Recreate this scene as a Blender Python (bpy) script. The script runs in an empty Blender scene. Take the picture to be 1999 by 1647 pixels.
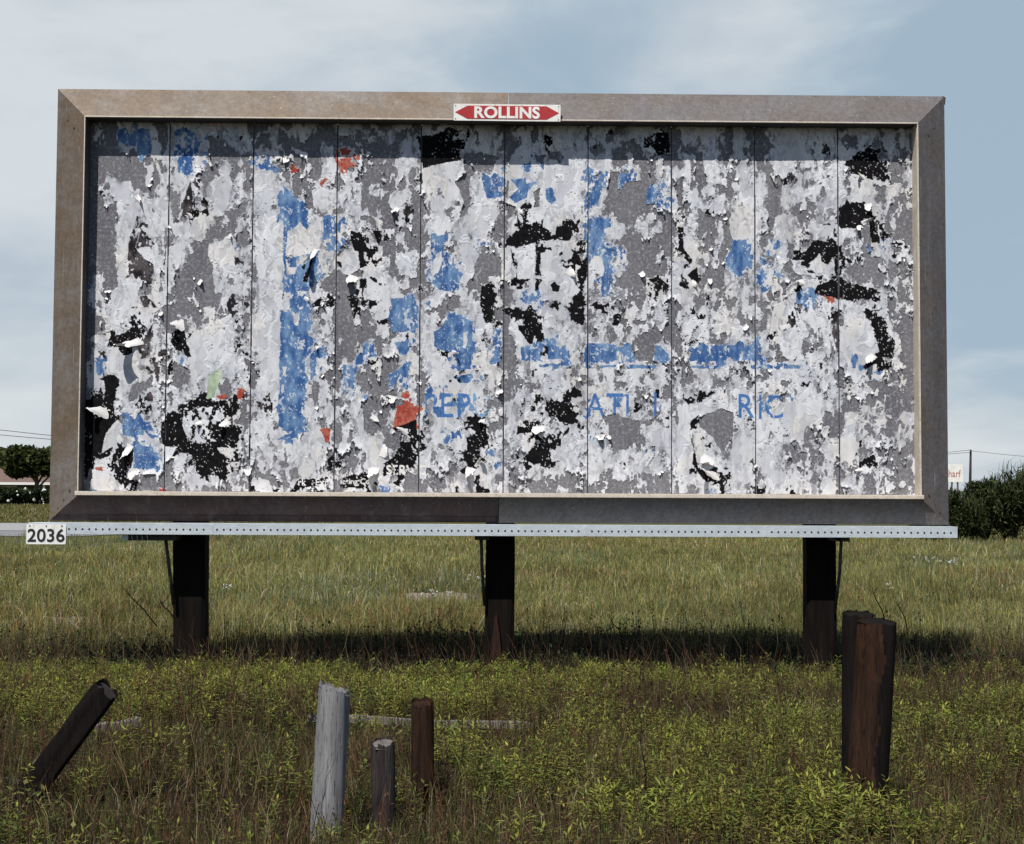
import bpy, bmesh, math, random
import numpy as np
from mathutils import Vector, Matrix
random.seed(7); rng = np.random.default_rng(11)
scene = bpy.context.scene
COL = scene.collection
# ------------------------------------------------------------------ camera
F_PX, CX, CY = 2900.0, 999.5, 823.5
CAM = np.array([-0.0871, -12.6313, 1.476]); PITCH, YAW, ROLL = 0.0514, 0.0141, 0.0047
def cam_axes():
    cp, sp, cy, sy = math.cos(PITCH), math.sin(PITCH), math.cos(YAW), math.sin(YAW)
    f = np.array([sy*cp, cy*cp, sp]); rt = np.array([cy, -sy, 0]); up = np.cross(rt, f)
    cr, sr = math.cos(ROLL), math.sin(ROLL)
    return cr*rt+sr*up, -sr*rt+cr*up, f
RT, UP, FW = cam_axes()
cam_d = bpy.data.cameras.new('camera'); cam = bpy.data.objects.new('camera', cam_d); COL.objects.link(cam)
m3 = Matrix(((RT[0], UP[0], -FW[0]), (RT[1], UP[1], -FW[1]), (RT[2], UP[2], -FW[2])))
cam.matrix_world = Matrix.Translation(Vector(CAM)) @ m3.to_4x4()
cam_d.sensor_width = 36; cam_d.lens = 36*F_PX/1999; cam_d.clip_start = 0.1; cam_d.clip_end = 6000
scene.camera = cam
# ------------------------------------------------------------------ sun, sky, exposure
SUN_T = Vector((0.42, 1.0, -1.7)).normalized()           # the way the light travels
SUN_EL = math.asin(-SUN_T.z); SUN_AZ = math.atan2(-SUN_T.x, -SUN_T.y)   # azimuth of the sun, from +Y towards +X
sun_d = bpy.data.lights.new('sun', 'SUN'); sun_d.energy = 4.9; sun_d.angle = math.radians(0.5); sun_d.color = (1, .95, .88)
sun = bpy.data.objects.new('sun', sun_d); COL.objects.link(sun)
sun.rotation_euler = SUN_T.to_track_quat('-Z', 'Y').to_euler(); sun.location = (-8, -20, 30)
world = bpy.data.worlds.new('World'); scene.world = world; world.use_nodes = True
def build_sky():
    nt = world.node_tree; N = nt.nodes; L = nt.links; N.clear()
    out = N.new('ShaderNodeOutputWorld'); bg = N.new('ShaderNodeBackground')
    sky = N.new('ShaderNodeTexSky'); sky.sky_type = 'NISHITA'; sky.sun_disc = False
    sky.sun_elevation = SUN_EL; sky.sun_rotation = SUN_AZ; sky.air_density = 1.0; sky.dust_density = .5; sky.ozone_density = 1.4
    tc = N.new('ShaderNodeTexCoord')
    def math_(op, a, b=None, clamp=False):
        n = N.new('ShaderNodeMath'); n.operation = op; n.use_clamp = clamp
        for i, v in enumerate((a, b)):
            if v is None: continue
            if hasattr(v, 'is_linked'): L.new(v, n.inputs[i])
            else: n.inputs[i].default_value = v
        return n.outputs[0]
    sep = N.new('ShaderNodeSeparateXYZ'); L.new(tc.outputs['Generated'], sep.inputs[0])
    mp = N.new('ShaderNodeMapping'); mp.inputs['Scale'].default_value = (3.0, 3.0, 8.5); mp.inputs['Location'].default_value = (.35, .2, .1)
    mp.inputs['Rotation'].default_value = (0, .12, 0)
    L.new(tc.outputs['Generated'], mp.inputs[0])
    no = N.new('ShaderNodeTexNoise'); no.inputs['Scale'].default_value = 1.7; no.inputs['Detail'].default_value = 7; no.inputs['Roughness'].default_value = .5
    no.inputs['Distortion'].default_value = .5; L.new(mp.outputs[0], no.inputs['Vector'])
    # a bank of thin bright cloud lies to the north, thickest to the left and towards the horizon; overhead the sky is clear
    cover = math_('ADD', no.outputs['Fac'], math_('MULTIPLY', sep.outputs[0], -.55))
    cover = math_('ADD', cover, math_('MULTIPLY', sep.outputs[2], -.45))
    mr = N.new('ShaderNodeMapRange'); mr.interpolation_type = 'SMOOTHSTEP'; L.new(cover, mr.inputs[0])
    mr.inputs[1].default_value = .20; mr.inputs[2].default_value = .50
    no2 = N.new('ShaderNodeTexNoise'); no2.inputs['Scale'].default_value = 2.2; no2.inputs['Detail'].default_value = 6; L.new(mp.outputs[0], no2.inputs['Vector'])
    cr = N.new('ShaderNodeValToRGB'); L.new(no2.outputs['Fac'], cr.inputs[0])
    cr.color_ramp.elements[0].position = .3; cr.color_ramp.elements[0].color = (5.3, 6.1, 6.9, 1)
    cr.color_ramp.elements[1].position = .6; cr.color_ramp.elements[1].color = (7.5, 8.0, 8.3, 1)
    mix = N.new('ShaderNodeMix'); mix.data_type = 'RGBA'; L.new(mr.outputs[0], mix.inputs[0])
    mix.inputs[6].default_value = (4.0, 5.25, 6.35, 1); L.new(cr.outputs[0], mix.inputs[7])
    low = N.new('ShaderNodeMapRange'); low.interpolation_type = 'SMOOTHSTEP'; L.new(sep.outputs[2], low.inputs[0])
    low.inputs[1].default_value = .62; low.inputs[2].default_value = .34
    north = N.new('ShaderNodeMapRange'); north.interpolation_type = 'SMOOTHSTEP'; L.new(sep.outputs[1], north.inputs[0])
    north.inputs[1].default_value = -.2; north.inputs[2].default_value = .5
    amt = math_('MULTIPLY', math_('MULTIPLY', low.outputs[0], north.outputs[0]), .93)
    sk = N.new('ShaderNodeMix'); sk.data_type = 'RGBA'; L.new(amt, sk.inputs[0]); L.new(sky.outputs[0], sk.inputs[6]); L.new(mix.outputs[2], sk.inputs[7])
    L.new(sk.outputs[2], bg.inputs[0]); bg.inputs[1].default_value = .075
    L.new(bg.outputs[0], out.inputs[0])
build_sky()
scene.view_settings.view_transform = 'Standard'; scene.view_settings.look = 'None'
scene.view_settings.exposure = 0.3; scene.view_settings.gamma = 1.0

# ------------------------------------------------------------------ helpers
def ray(px, py):
    d = FW + RT*(px-CX)/F_PX - UP*(py-CY)/F_PX
    return d
def at_y(px, py, Y):
    d = ray(px, py); t = (Y-CAM[1])/d[1]; return CAM + d*t
def proj(P):
    d = np.asarray(P) - CAM; return CX + F_PX*(d@RT)/(d@FW), CY - F_PX*(d@UP)/(d@FW)
def tag(o, label=None, cat=None, group=None, kind=None):
    if label: o['label'] = label
    if cat: o['category'] = cat
    if group: o['group'] = group
    if kind: o['kind'] = kind
    return o
def empty(name, loc=(0, 0, 0), rz=0):
    o = bpy.data.objects.new(name, None); o.empty_display_size = .2; COL.objects.link(o)
    o.location = loc; o.rotation_euler = (0, 0, rz); return o
def link(name, me, mat=None, parent=None):
    o = bpy.data.objects.new(name, me); COL.objects.link(o)
    if mat:
        for m in (mat if isinstance(mat, (list, tuple)) else [mat]): me.materials.append(m)
    if parent: o.parent = parent
    return o
def from_bm(name, bm, mat=None, parent=None, smooth=False):
    me = bpy.data.meshes.new(name); bm.to_mesh(me); bm.free()
    if smooth: me.shade_smooth()
    return link(name, me, mat, parent)
def np_mesh(name, V, Fa, k, cols=None, smooth=False):
    """V (n,3); Fa (m,k) vertex indices; cols (n,3) per-vertex colour"""
    me = bpy.data.meshes.new(name); n, m = len(V), len(Fa)
    me.vertices.add(n); me.vertices.foreach_set('co', np.ascontiguousarray(V, np.float32).ravel())
    me.loops.add(m*k); me.loops.foreach_set('vertex_index', np.ascontiguousarray(Fa, np.int32).ravel())
    me.polygons.add(m); me.polygons.foreach_set('loop_start', np.arange(0, m*k, k, dtype=np.int32))
    if cols is not None:
        a = me.color_attributes.new('Col', 'FLOAT_COLOR', 'POINT')
        c = np.ones((n, 4), np.float32); c[:, :cols.shape[1]] = cols; a.data.foreach_set('color', c.ravel())
    me.update(calc_edges=True); me.validate()
    me.polygons.foreach_set('use_smooth', np.full(len(me.polygons), smooth))
    return me
def bm_box(bm, c, s, bevel=0, mat=0, rot=None):
    r = bmesh.ops.create_cube(bm, size=1.0)
    M = Matrix.Translation(Vector(c)) @ (rot.to_4x4() if rot else Matrix()) @ Matrix.Diagonal((s[0], s[1], s[2], 1))
    bmesh.ops.transform(bm, matrix=M, verts=r['verts'])
    fs = list({f for v in r['verts'] for f in v.link_faces})
    if bevel:
        es = list({e for f in fs for e in f.edges})
        rb = bmesh.ops.bevel(bm, geom=es, offset=bevel, segments=2, affect='EDGES', profile=.6)
        fs = [f for f in rb['faces']]
    for f in fs: f.material_index = mat
    return fs
def bm_tube(bm, pts, rads, seg=8, cap=True, mat=0):
    pts = [Vector(p) for p in pts]; rings = []
    for i, p in enumerate(pts):
        t = (pts[min(i+1, len(pts)-1)]-pts[max(i-1, 0)]).normalized()
        a = t.cross(Vector((.31, .95, .07)) if abs(t.y) < .9 else Vector((1, 0, 0))).normalized(); b = t.cross(a)
        r = rads[i] if isinstance(rads, (list, tuple)) else rads
        rings.append([bm.verts.new(p + (a*math.cos(2*math.pi*j/seg)+b*math.sin(2*math.pi*j/seg))*r) for j in range(seg)])
    for A, B in zip(rings, rings[1:]):
        for j in range(seg):
            f = bm.faces.new((A[j], A[(j+1) % seg], B[(j+1) % seg], B[j])); f.smooth = True; f.material_index = mat
    if cap:
        bm.faces.new(list(reversed(rings[0]))).material_index = mat; bm.faces.new(rings[-1]).material_index = mat
def prism(bm, poly, axis_off, mat=0):
    """poly: list of 3D points; extruded by vector axis_off"""
    a = [bm.verts.new(p) for p in poly]; b = [bm.verts.new(Vector(p)+Vector(axis_off)) for p in poly]; n = len(a)
    fs = [bm.faces.new(a), bm.faces.new(list(reversed(b)))]
    for i in range(n): fs.append(bm.faces.new((a[(i+1) % n], a[i], b[i], b[(i+1) % n])))
    for f in fs: f.material_index = mat
    bmesh.ops.recalc_face_normals(bm, faces=fs); return fs
def text_mesh(s, size, bold=0.0, extrude=0.0, spacing=1.0):
    cu = bpy.data.curves.new('tmp', 'FONT'); cu.body = s; cu.size = size; cu.offset = bold; cu.extrude = extrude
    cu.align_x = 'CENTER'; cu.align_y = 'CENTER'; cu.space_character = spacing; cu.resolution_u = 5
    o = bpy.data.objects.new('tmp', cu); COL.objects.link(o)
    dg = bpy.context.evaluated_depsgraph_get(); me = bpy.data.meshes.new_from_object(o.evaluated_get(dg))
    bpy.data.objects.remove(o); bpy.data.curves.remove(cu); return me

# ------------------------------------------------------------------ value noise on rasters
def up(a, h, w):
    """smooth upsample of a 2D array to (h,w)"""
    H, W = a.shape
    y = np.linspace(0, H-1, h); x = np.linspace(0, W-1, w)
    y0 = np.minimum(y.astype(int), H-2); x0 = np.minimum(x.astype(int), W-2)
    fy = (y-y0)[:, None]; fx = (x-x0)[None]
    fy = fy*fy*(3-2*fy); fx = fx*fx*(3-2*fx)
    A = a[y0]; B = a[y0+1]
    return (A[:, x0]*(1-fx)+A[:, x0+1]*fx)*(1-fy)+(B[:, x0]*(1-fx)+B[:, x0+1]*fx)*fy
def vnoise(h, w, sy, sx, octv=3, rough=.5):
    out = np.zeros((h, w)); amp = 1; tot = 0
    for o in range(octv):
        gh = max(3, int(h/(sy/2**o))+2); gw = max(3, int(w/(sx/2**o))+2)
        out += amp*up(rng.random((gh, gw)), h, w); tot += amp; amp *= rough
    return out/tot
def equal(a):
    s = np.sort(a.ravel()[::7]); return np.searchsorted(s, a).astype(float)/len(s)
def blur(a, r):
    for ax in (0, 1):
        for _ in range(2):
            c = np.cumsum(np.insert(np.pad(a, [(r+1, r) if i == ax else (0, 0) for i in (0, 1)], 'edge'), 0, 0, axis=ax), axis=ax)
            n = a.shape[ax]
            a = (np.take(c, np.arange(2*r+2, 2*r+2+n)-0, axis=ax, mode='clip')-np.take(c, np.arange(1, 1+n), axis=ax))/(2*r+1)
    return a

# ------------------------------------------------------------------ materials
MATS = {}
def nodes(name):
    m = bpy.data.materials.new(name); m.use_nodes = True; nt = m.node_tree; nt.nodes.clear()
    o = nt.nodes.new('ShaderNodeOutputMaterial'); b = nt.nodes.new('ShaderNodeBsdfPrincipled'); nt.links.new(b.outputs[0], o.inputs[0])
    MATS[name] = m; return m, nt, b, o
def tex_noise(nt, scale, detail=4, rough=.5, stretch=(1, 1, 1), dist=0, coord='Object'):
    tc = nt.nodes.new('ShaderNodeTexCoord'); mp = nt.nodes.new('ShaderNodeMapping'); mp.inputs['Scale'].default_value = stretch
    no = nt.nodes.new('ShaderNodeTexNoise'); no.inputs['Scale'].default_value = scale; no.inputs['Detail'].default_value = detail
    no.inputs['Roughness'].default_value = rough; no.inputs['Distortion'].default_value = dist
    nt.links.new(tc.outputs[coord], mp.inputs[0]); nt.links.new(mp.outputs[0], no.inputs['Vector']); return no.outputs['Fac']
def ramp(nt, fac, stops):
    r = nt.nodes.new('ShaderNodeValToRGB'); nt.links.new(fac, r.inputs[0]); e = r.color_ramp.elements
    while len(e) < len(stops): e.new(.5)
    for i, (p, c) in enumerate(stops): e[i].position = p; e[i].color = (*c, 1)
    return r.outputs[0]
def mixc(nt, fac, a, b, mode='MIX'):
    n = nt.nodes.new('ShaderNodeMix'); n.data_type = 'RGBA'; n.blend_type = mode
    for i, v in ((0, fac), (6, a), (7, b)):
        if hasattr(v, 'is_linked'): nt.links.new(v, n.inputs[i])
        elif i == 0: n.inputs[0].default_value = v
        else: n.inputs[i].default_value = (*v, 1)
    return n.outputs[2]
def bump(nt, b, fac, strength=.3, dist=.01):
    n = nt.nodes.new('ShaderNodeBump'); n.inputs['Strength'].default_value = strength; n.inputs['Distance'].default_value = dist
    nt.links.new(fac, n.inputs['Height']); nt.links.new(n.outputs[0], b.inputs['Normal'])
def mottled(name, c1, c2, scale=8, stretch=(1, 1, 1), rough=.7, metal=0, c3=None, scale3=40, bumpd=.004, spec=.5, dist=.3):
    m, nt, b, o = nodes(name)
    f = tex_noise(nt, scale, 5, .6, stretch, dist); c = ramp(nt, f, [(.3, c1), (.7, c2)])
    g = tex_noise(nt, scale3, 4, .65, stretch)
    if c3: c = mixc(nt, ramp(nt, g, [(.55, (0, 0, 0)), (.72, (1, 1, 1))]), c, c3)
    nt.links.new(c, b.inputs['Base Color']); b.inputs['Roughness'].default_value = rough; b.inputs['Metallic'].default_value = metal
    b.inputs['Specular IOR Level'].default_value = spec
    bump(nt, b, g, .4, bumpd); return m
def plain(name, c, rough=.6, metal=0, spec=.4):
    m, nt, b, o = nodes(name)
    f = tex_noise(nt, 30, 4, .6); c2 = tuple(x*.82 for x in c)
    nt.links.new(ramp(nt, f, [(.3, c2), (.7, c)]), b.inputs['Base Color'])
    b.inputs['Roughness'].default_value = rough; b.inputs['Metallic'].default_value = metal; b.inputs['Specular IOR Level'].default_value = spec; return m
def vcol(name, rough=.85, transl=0.0, spec=.2, varscale=None):
    m, nt, b, o = nodes(name)
    a = nt.nodes.new('ShaderNodeVertexColor'); a.layer_name = 'Col'; c = a.outputs[0]
    if varscale:
        f = tex_noise(nt, varscale, 4, .6); c = mixc(nt, 1.0, c, ramp(nt, f, [(.25, (.72, .72, .74)), (.75, (1.05, 1.05, 1.04))]), 'MULTIPLY')
    nt.links.new(c, b.inputs['Base Color']); b.inputs['Roughness'].default_value = rough; b.inputs['Specular IOR Level'].default_value = spec
    if transl:
        t = nt.nodes.new('ShaderNodeBsdfTranslucent'); nt.links.new(c, t.inputs[0]); s = nt.nodes.new('ShaderNodeMixShader'); s.inputs[0].default_value = transl
        nt.links.new(b.outputs[0], s.inputs[1]); nt.links.new(t.outputs[0], s.inputs[2]); nt.links.new(s.outputs[0], o.inputs[0])
    return m
def rail_mat(name, base, warm, warm_amt, dark):
    """weathered sheet steel: grey zinc, brown stain, runs down the face, scratches"""
    m, nt, b, o = nodes(name)
    f = tex_noise(nt, 1.6, 6, .62, (1, 1, 1.6), .6); c = mixc(nt, ramp(nt, f, [(.5-warm_amt*.35, (0, 0, 0)), (.72-warm_amt*.35, (1, 1, 1))]), base, warm)
    g = tex_noise(nt, 9, 6, .7, (1, 1, .12)); c = mixc(nt, ramp(nt, g, [(.45, (0, 0, 0)), (.8, (.75, .75, .75))]), c, dark)
    h = tex_noise(nt, 160, 3, .6, (1, 1, 1)); c = mixc(nt, .38, c, ramp(nt, h, [(.3, (.08, .075, .07)), (.75, (.55, .53, .5))]), 'OVERLAY')
    sc = tex_noise(nt, 26, 2, .5, (3, 3, .06), .4); s3 = tex_noise(nt, 28, 5, .75, (1, 1, 1), .3); c = mixc(nt, .55, c, ramp(nt, s3, [(.32, (.25, .24, .23)), (.68, (.72, .71, .70))]), 'OVERLAY'); s2 = tex_noise(nt, 3.2, 5, .65, (2.2, 2.2, .25), .8); c = mixc(nt, ramp(nt, s2, [(.56, (0, 0, 0)), (.74, (.6, .6, .6))]), c, dark); c = mixc(nt, ramp(nt, sc, [(.7, (0, 0, 0)), (.76, (.5, .5, .5))]), c, (.5, .47, .43))
    nt.links.new(c, b.inputs['Base Color']); b.inputs['Roughness'].default_value = .62; b.inputs['Metallic'].default_value = .15
    b.inputs['Specular IOR Level'].default_value = .3; bump(nt, b, f, .25, .01); return m
M_RAIL_TAN = rail_mat('tan stained steel', (.185, .172, .165), (.155, .118, .085), .40, (.095, .072, .056))
M_RAIL_GREY = rail_mat('grey steel', (.138, .132, .138), (.13, .112, .10), .12, (.085, .08, .088))
M_RAIL_RUST = rail_mat('dark rusted steel', (.075, .043, .040), (.045, .028, .028), .5, (.10, .085, .085))
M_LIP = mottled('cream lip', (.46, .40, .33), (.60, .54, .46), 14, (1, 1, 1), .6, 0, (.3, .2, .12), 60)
M_JAMB_SHADE = mottled('shaded jamb', (.03, .028, .03), (.06, .055, .055), 14)  # shadow painted into the left and top jambs; the right one stays cream
M_GALV = mottled('galvanised strip', (.40, .45, .49), (.52, .57, .61), 9, (1, 1, 2), .5, .2, (.30, .34, .37), 50)
M_HOLE = plain('hole', (.012, .012, .014), .9)
M_PANEL = None
M_WHITE = mottled('white enamel', (.62, .61, .58), (.76, .76, .74), 7, (1, 1, .3), .45, 0, (.50, .46, .40), 26, .0008, .35)
M_RED = mottled('red enamel', (.30, .020, .024), (.40, .026, .030), 9, (1, 1, .4), .45, 0, (.36, .07, .06), 40, .0008, .35)
M_BLACK = plain('black paint', (.015, .015, .018), .5)
M_TARRED = mottled('tarred post wood', (.004, .0035, .003), (.010, .008, .007), 5, (4, 4, .5), .9, 0, (.014, .007, .005), 9, .004, .05)
M_IRON = mottled('dark iron', (.02, .018, .017), (.045, .035, .03), 20)

# ------------------------------------------------------------------ ground, road
def ground_z(x, y):
    x = np.asarray(x, float); y = np.asarray(y, float)
    z = .06*np.sin(x*.55+.7)*np.sin(y*.43) + .025*np.sin(x*1.9)*np.cos(y*1.3+1)
    near = np.clip((30-y)/30, 0, 1)*np.clip((y+14)/6, .3, 1)
    return z*near
def smoothstep(a, b, t):
    t = np.clip((t-a)/(b-a), 0, 1); return t*t*(3-2*t)
def terrain(x, y):
    x = np.asarray(x, float); y = np.asarray(y, float)
    return ground_z(x, y) + .85*smoothstep(69, 94, y)*smoothstep(2, -10, x)
def build_ground():
    xs = np.concatenate([np.linspace(-400, -30, 24)[:-1], np.linspace(-30, 30, 121), np.linspace(30, 400, 24)[1:]])
    ys = np.concatenate([np.linspace(-60, -16, 12)[:-1], np.linspace(-16, 20, 90), np.linspace(20, 130, 80)[1:], np.linspace(130, 900, 20)[1:]])
    X, Y = np.meshgrid(xs, ys); V = np.stack([X, Y, terrain(X, Y)], -1).reshape(-1, 3); nx = len(xs); ny = len(ys)
    i = (np.arange(ny-1)[:, None]*nx+np.arange(nx-1)).ravel(); Fa = np.stack([i, i+1, i+nx+1, i+nx], 1)
    m, nt, b, o = nodes('field soil and turf')
    f = tex_noise(nt, .35, 6, .6); g = tex_noise(nt, 5, 5, .7); h = tex_noise(nt, 40, 4, .7)
    turf = ramp(nt, f, [(.3, (.075, .082, .028)), (.5, (.12, .105, .038)), (.7, (.085, .10, .045))])
    turf = mixc(nt, .5, turf, ramp(nt, h, [(.3, (.02, .02, .01)), (.7, (.13, .115, .045))]))
    soil = ramp(nt, g, [(.3, (.010, .008, .006)), (.7, (.030, .021, .015))])
    tc = nt.nodes.new('ShaderNodeTexCoord'); sp = nt.nodes.new('ShaderNodeSeparateXYZ'); nt.links.new(tc.outputs['Object'], sp.inputs[0])
    mr = nt.nodes.new('ShaderNodeMapRange'); nt.links.new(sp.outputs[1], mr.inputs[0]); mr.inputs[1].default_value = 6; mr.inputs[2].default_value = 26
    nt.links.new(mixc(nt, mr.outputs[0], soil, turf), b.inputs['Base Color']); b.inputs['Roughness'].default_value = 1; b.inputs['Specular IOR Level'].default_value = 0
    bump(nt, b, h, .6, .03)
    tag(link('ground', np_mesh('ground', V, Fa, 4, smooth=True), m), kind='structure')
build_ground()
def sheet(name, pts, dz, mat):
    bm = bmesh.new(); n = 40
    (a, b, c, d) = [Vector((p[0], p[1], 0)) for p in pts]
    rows = []
    for i in range(n+1):
        t = i/n; row = []
        for j in range(9):
            s = j/8; p = a.lerp(b, t).lerp(d.lerp(c, t), s); row.append(bm.verts.new((p.x, p.y, float(terrain(p.x, p.y))+dz)))
        rows.append(row)
    for A, B in zip(rows, rows[1:]):
        for j in range(8): bm.faces.new((A[j], B[j], B[j+1], A[j+1]))
    bmesh.ops.recalc_face_normals(bm, faces=bm.faces[:])
    return tag(from_bm(name, bm, mat), kind='structure')
M_ROAD = mottled('worn asphalt', (.135, .14, .15), (.18, .18, .187), 1.5, (1, 1, 1), .9, 0, (.15, .15, .15), 12)
M_LOT = mottled('pale concrete lot', (.22, .22, .225), (.28, .275, .272), 1.0, (1, 1, 1), .9)
sheet('road', [(-120, 33), (-15.2, 41.6), (-13, 50), (-120, 46)], .03, M_ROAD)
sheet('pavement', [(-120, 46.4), (-13.2, 50.4), (-12, 68), (-120, 65)], .034, M_LOT)
# ------------------------------------------------------------------ billboard
BW, ZB, ZT = 7.62, 1.27, 1.27+3.69       # outer width, outer bottom and top
YO, YL = -.02, -.168                     # outer edge of the moulding, its raised inner lip
RW = .272                                # width of the moulding
XL, XR = -BW/2, BW/2
IXL, IXR, IZB, IZT = XL+RW+.01, XR-RW-.01, ZB+.250, ZT-RW-.005
board = empty('billboard', (0, 0, 0))
tag(board, 'large steel framed billboard with shredded white and blue poster paper on three black posts', 'billboard')
def rail(name, prof, a, b, ma, mb, axis, mat):
    """prof: list of (w, y) across the moulding, w from outer (0) to inner edge; a,b ends along the axis; ma, mb mitre per unit of w"""
    bm = bmesh.new(); A = []; B = []
    n = 24
    rows = []
    for i in range(n+1):
        t = i/n; row = []
        for (w, y) in prof:
            p = (a+ma*w)*(1-t)+(b+mb*w)*t
            if axis == 'T': co = (p, y, ZT-w)
            elif axis == 'B': co = (p, y, ZB+w)
            elif axis == 'L': co = (XL+w, y, p)
            else: co = (XR-w, y, p)
            dy = .003*math.sin(p*3.1+w*9)+.002*math.sin(p*7.7)
            row.append(bm.verts.new((co[0], co[1]+dy*(0 < w < RW*.95), co[2])))
        rows.append(row)
    for A, B in zip(rows, rows[1:]):
        for j in range(len(prof)-1): bm.faces.new((A[j], B[j], B[j+1], A[j+1]))
    bmesh.ops.recalc_face_normals(bm, faces=bm.faces[:])
    # make the front face the camera
    if sum(f.normal.y*f.calc_area() for f in bm.faces) > 0: bmesh.ops.reverse_faces(bm, faces=bm.faces[:])
    return from_bm(name, bm, mat, board)
pr = [(0, .10), (0, YO), (RW*.55, YO-.088), (RW, YL+.004)]
kz = 1.0
rail('top_rail', pr, XL, .045, kz, 0, 'T', M_RAIL_TAN)
o = rail('top_rail', pr, .05, XR, 0, -kz, 'T', M_RAIL_GREY); o['label'] = 'greyer right half of top rail'
rail('side_rail', pr, ZB, ZT, .78, -1, 'L', M_RAIL_TAN)
o = rail('side_rail', pr, ZB, ZT, .78, -1, 'R', M_RAIL_GREY); o['label'] = 'grey right side rail'
pbl = [(0, .10), (0, -.030), (.05, -.036), (.058, -.05), (.215, YL+.012), (.222, YL+.004)]
pbr = [(0, .10), (0, -.065), (.10, -.100), (.215, YL+.026), (.222, YL+.018)]
rail('bottom_rail', pbl, XL, -.022, 1.22, 0, 'B', M_RAIL_RUST)['label'] = 'dark rusted left half of bottom rail'
rail('bottom_rail', pbr, -.018, XR, 0, -1.22, 'B', M_RAIL_GREY)['label'] = 'grey right half of bottom rail'
# inner lips and jambs (the returns that run back to the poster)
def boxpart(name, x0, x1, y0, y1, z0, z1, mat, bev=.002, parent=board):
    bm = bmesh.new(); bm_box(bm, ((x0+x1)/2, (y0+y1)/2, (z0+z1)/2), (x1-x0, y1-y0, z1-z0), bev); return from_bm(name, bm, mat, parent)
boxpart('jamb', XL+RW, IXL, YL+.012, .012, IZB, ZT-RW, M_JAMB_SHADE)
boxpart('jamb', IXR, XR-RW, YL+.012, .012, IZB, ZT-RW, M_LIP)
boxpart('jamb', XL+RW, XR-RW, YL+.011, .014, IZT, ZT-RW+.001, M_JAMB_SHADE)
boxpart('lip', XL+RW-.001, IXL-.002, YL-.004, YL+.010, IZB, ZT-RW, M_LIP)
boxpart('lip', IXR+.002, XR-RW+.001, YL-.004, YL+.010, IZB, ZT-RW, M_LIP)
boxpart('lip', XL+RW, XR-RW, YL-.006, YL+.009, IZT-.003, ZT-RW+.003, M_LIP)
boxpart('sill', XL+RW-.012, XR-RW+.012, YL-.034, .016, IZB-.034, IZB, M_LIP, .004)
# bolts at the mitres
def bolts():
    for s in (-1, 1):
        for (w, z) in ((.11, ZT-.29), (.17, ZT-.36), (.20, ZB+.255), (.145, ZB+.175), (.09, ZB+.105)):
            x = (XL+w) if s < 0 else (XR-w); yy = YO-.088*w/(RW*.55)
            bm = bmesh.new(); bm_tube(bm, [(x, yy-.006, z), (x, yy+.01, z)], .008, 8); from_bm('bolt', bm, M_IRON, board)
bolts()
# dark sheet over the right upper corner
bm = bmesh.new(); prism(bm, [(XR-.012, YO-.004, ZT+.004), (XR+.012, YO-.004, ZT-.012), (XR+.006, YO-.004, ZT-.07), (XR-.006, YO-.004, ZT-.06)], (0, .05, 0)); from_bm('corner_clip', bm, M_IRON, board)

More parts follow.
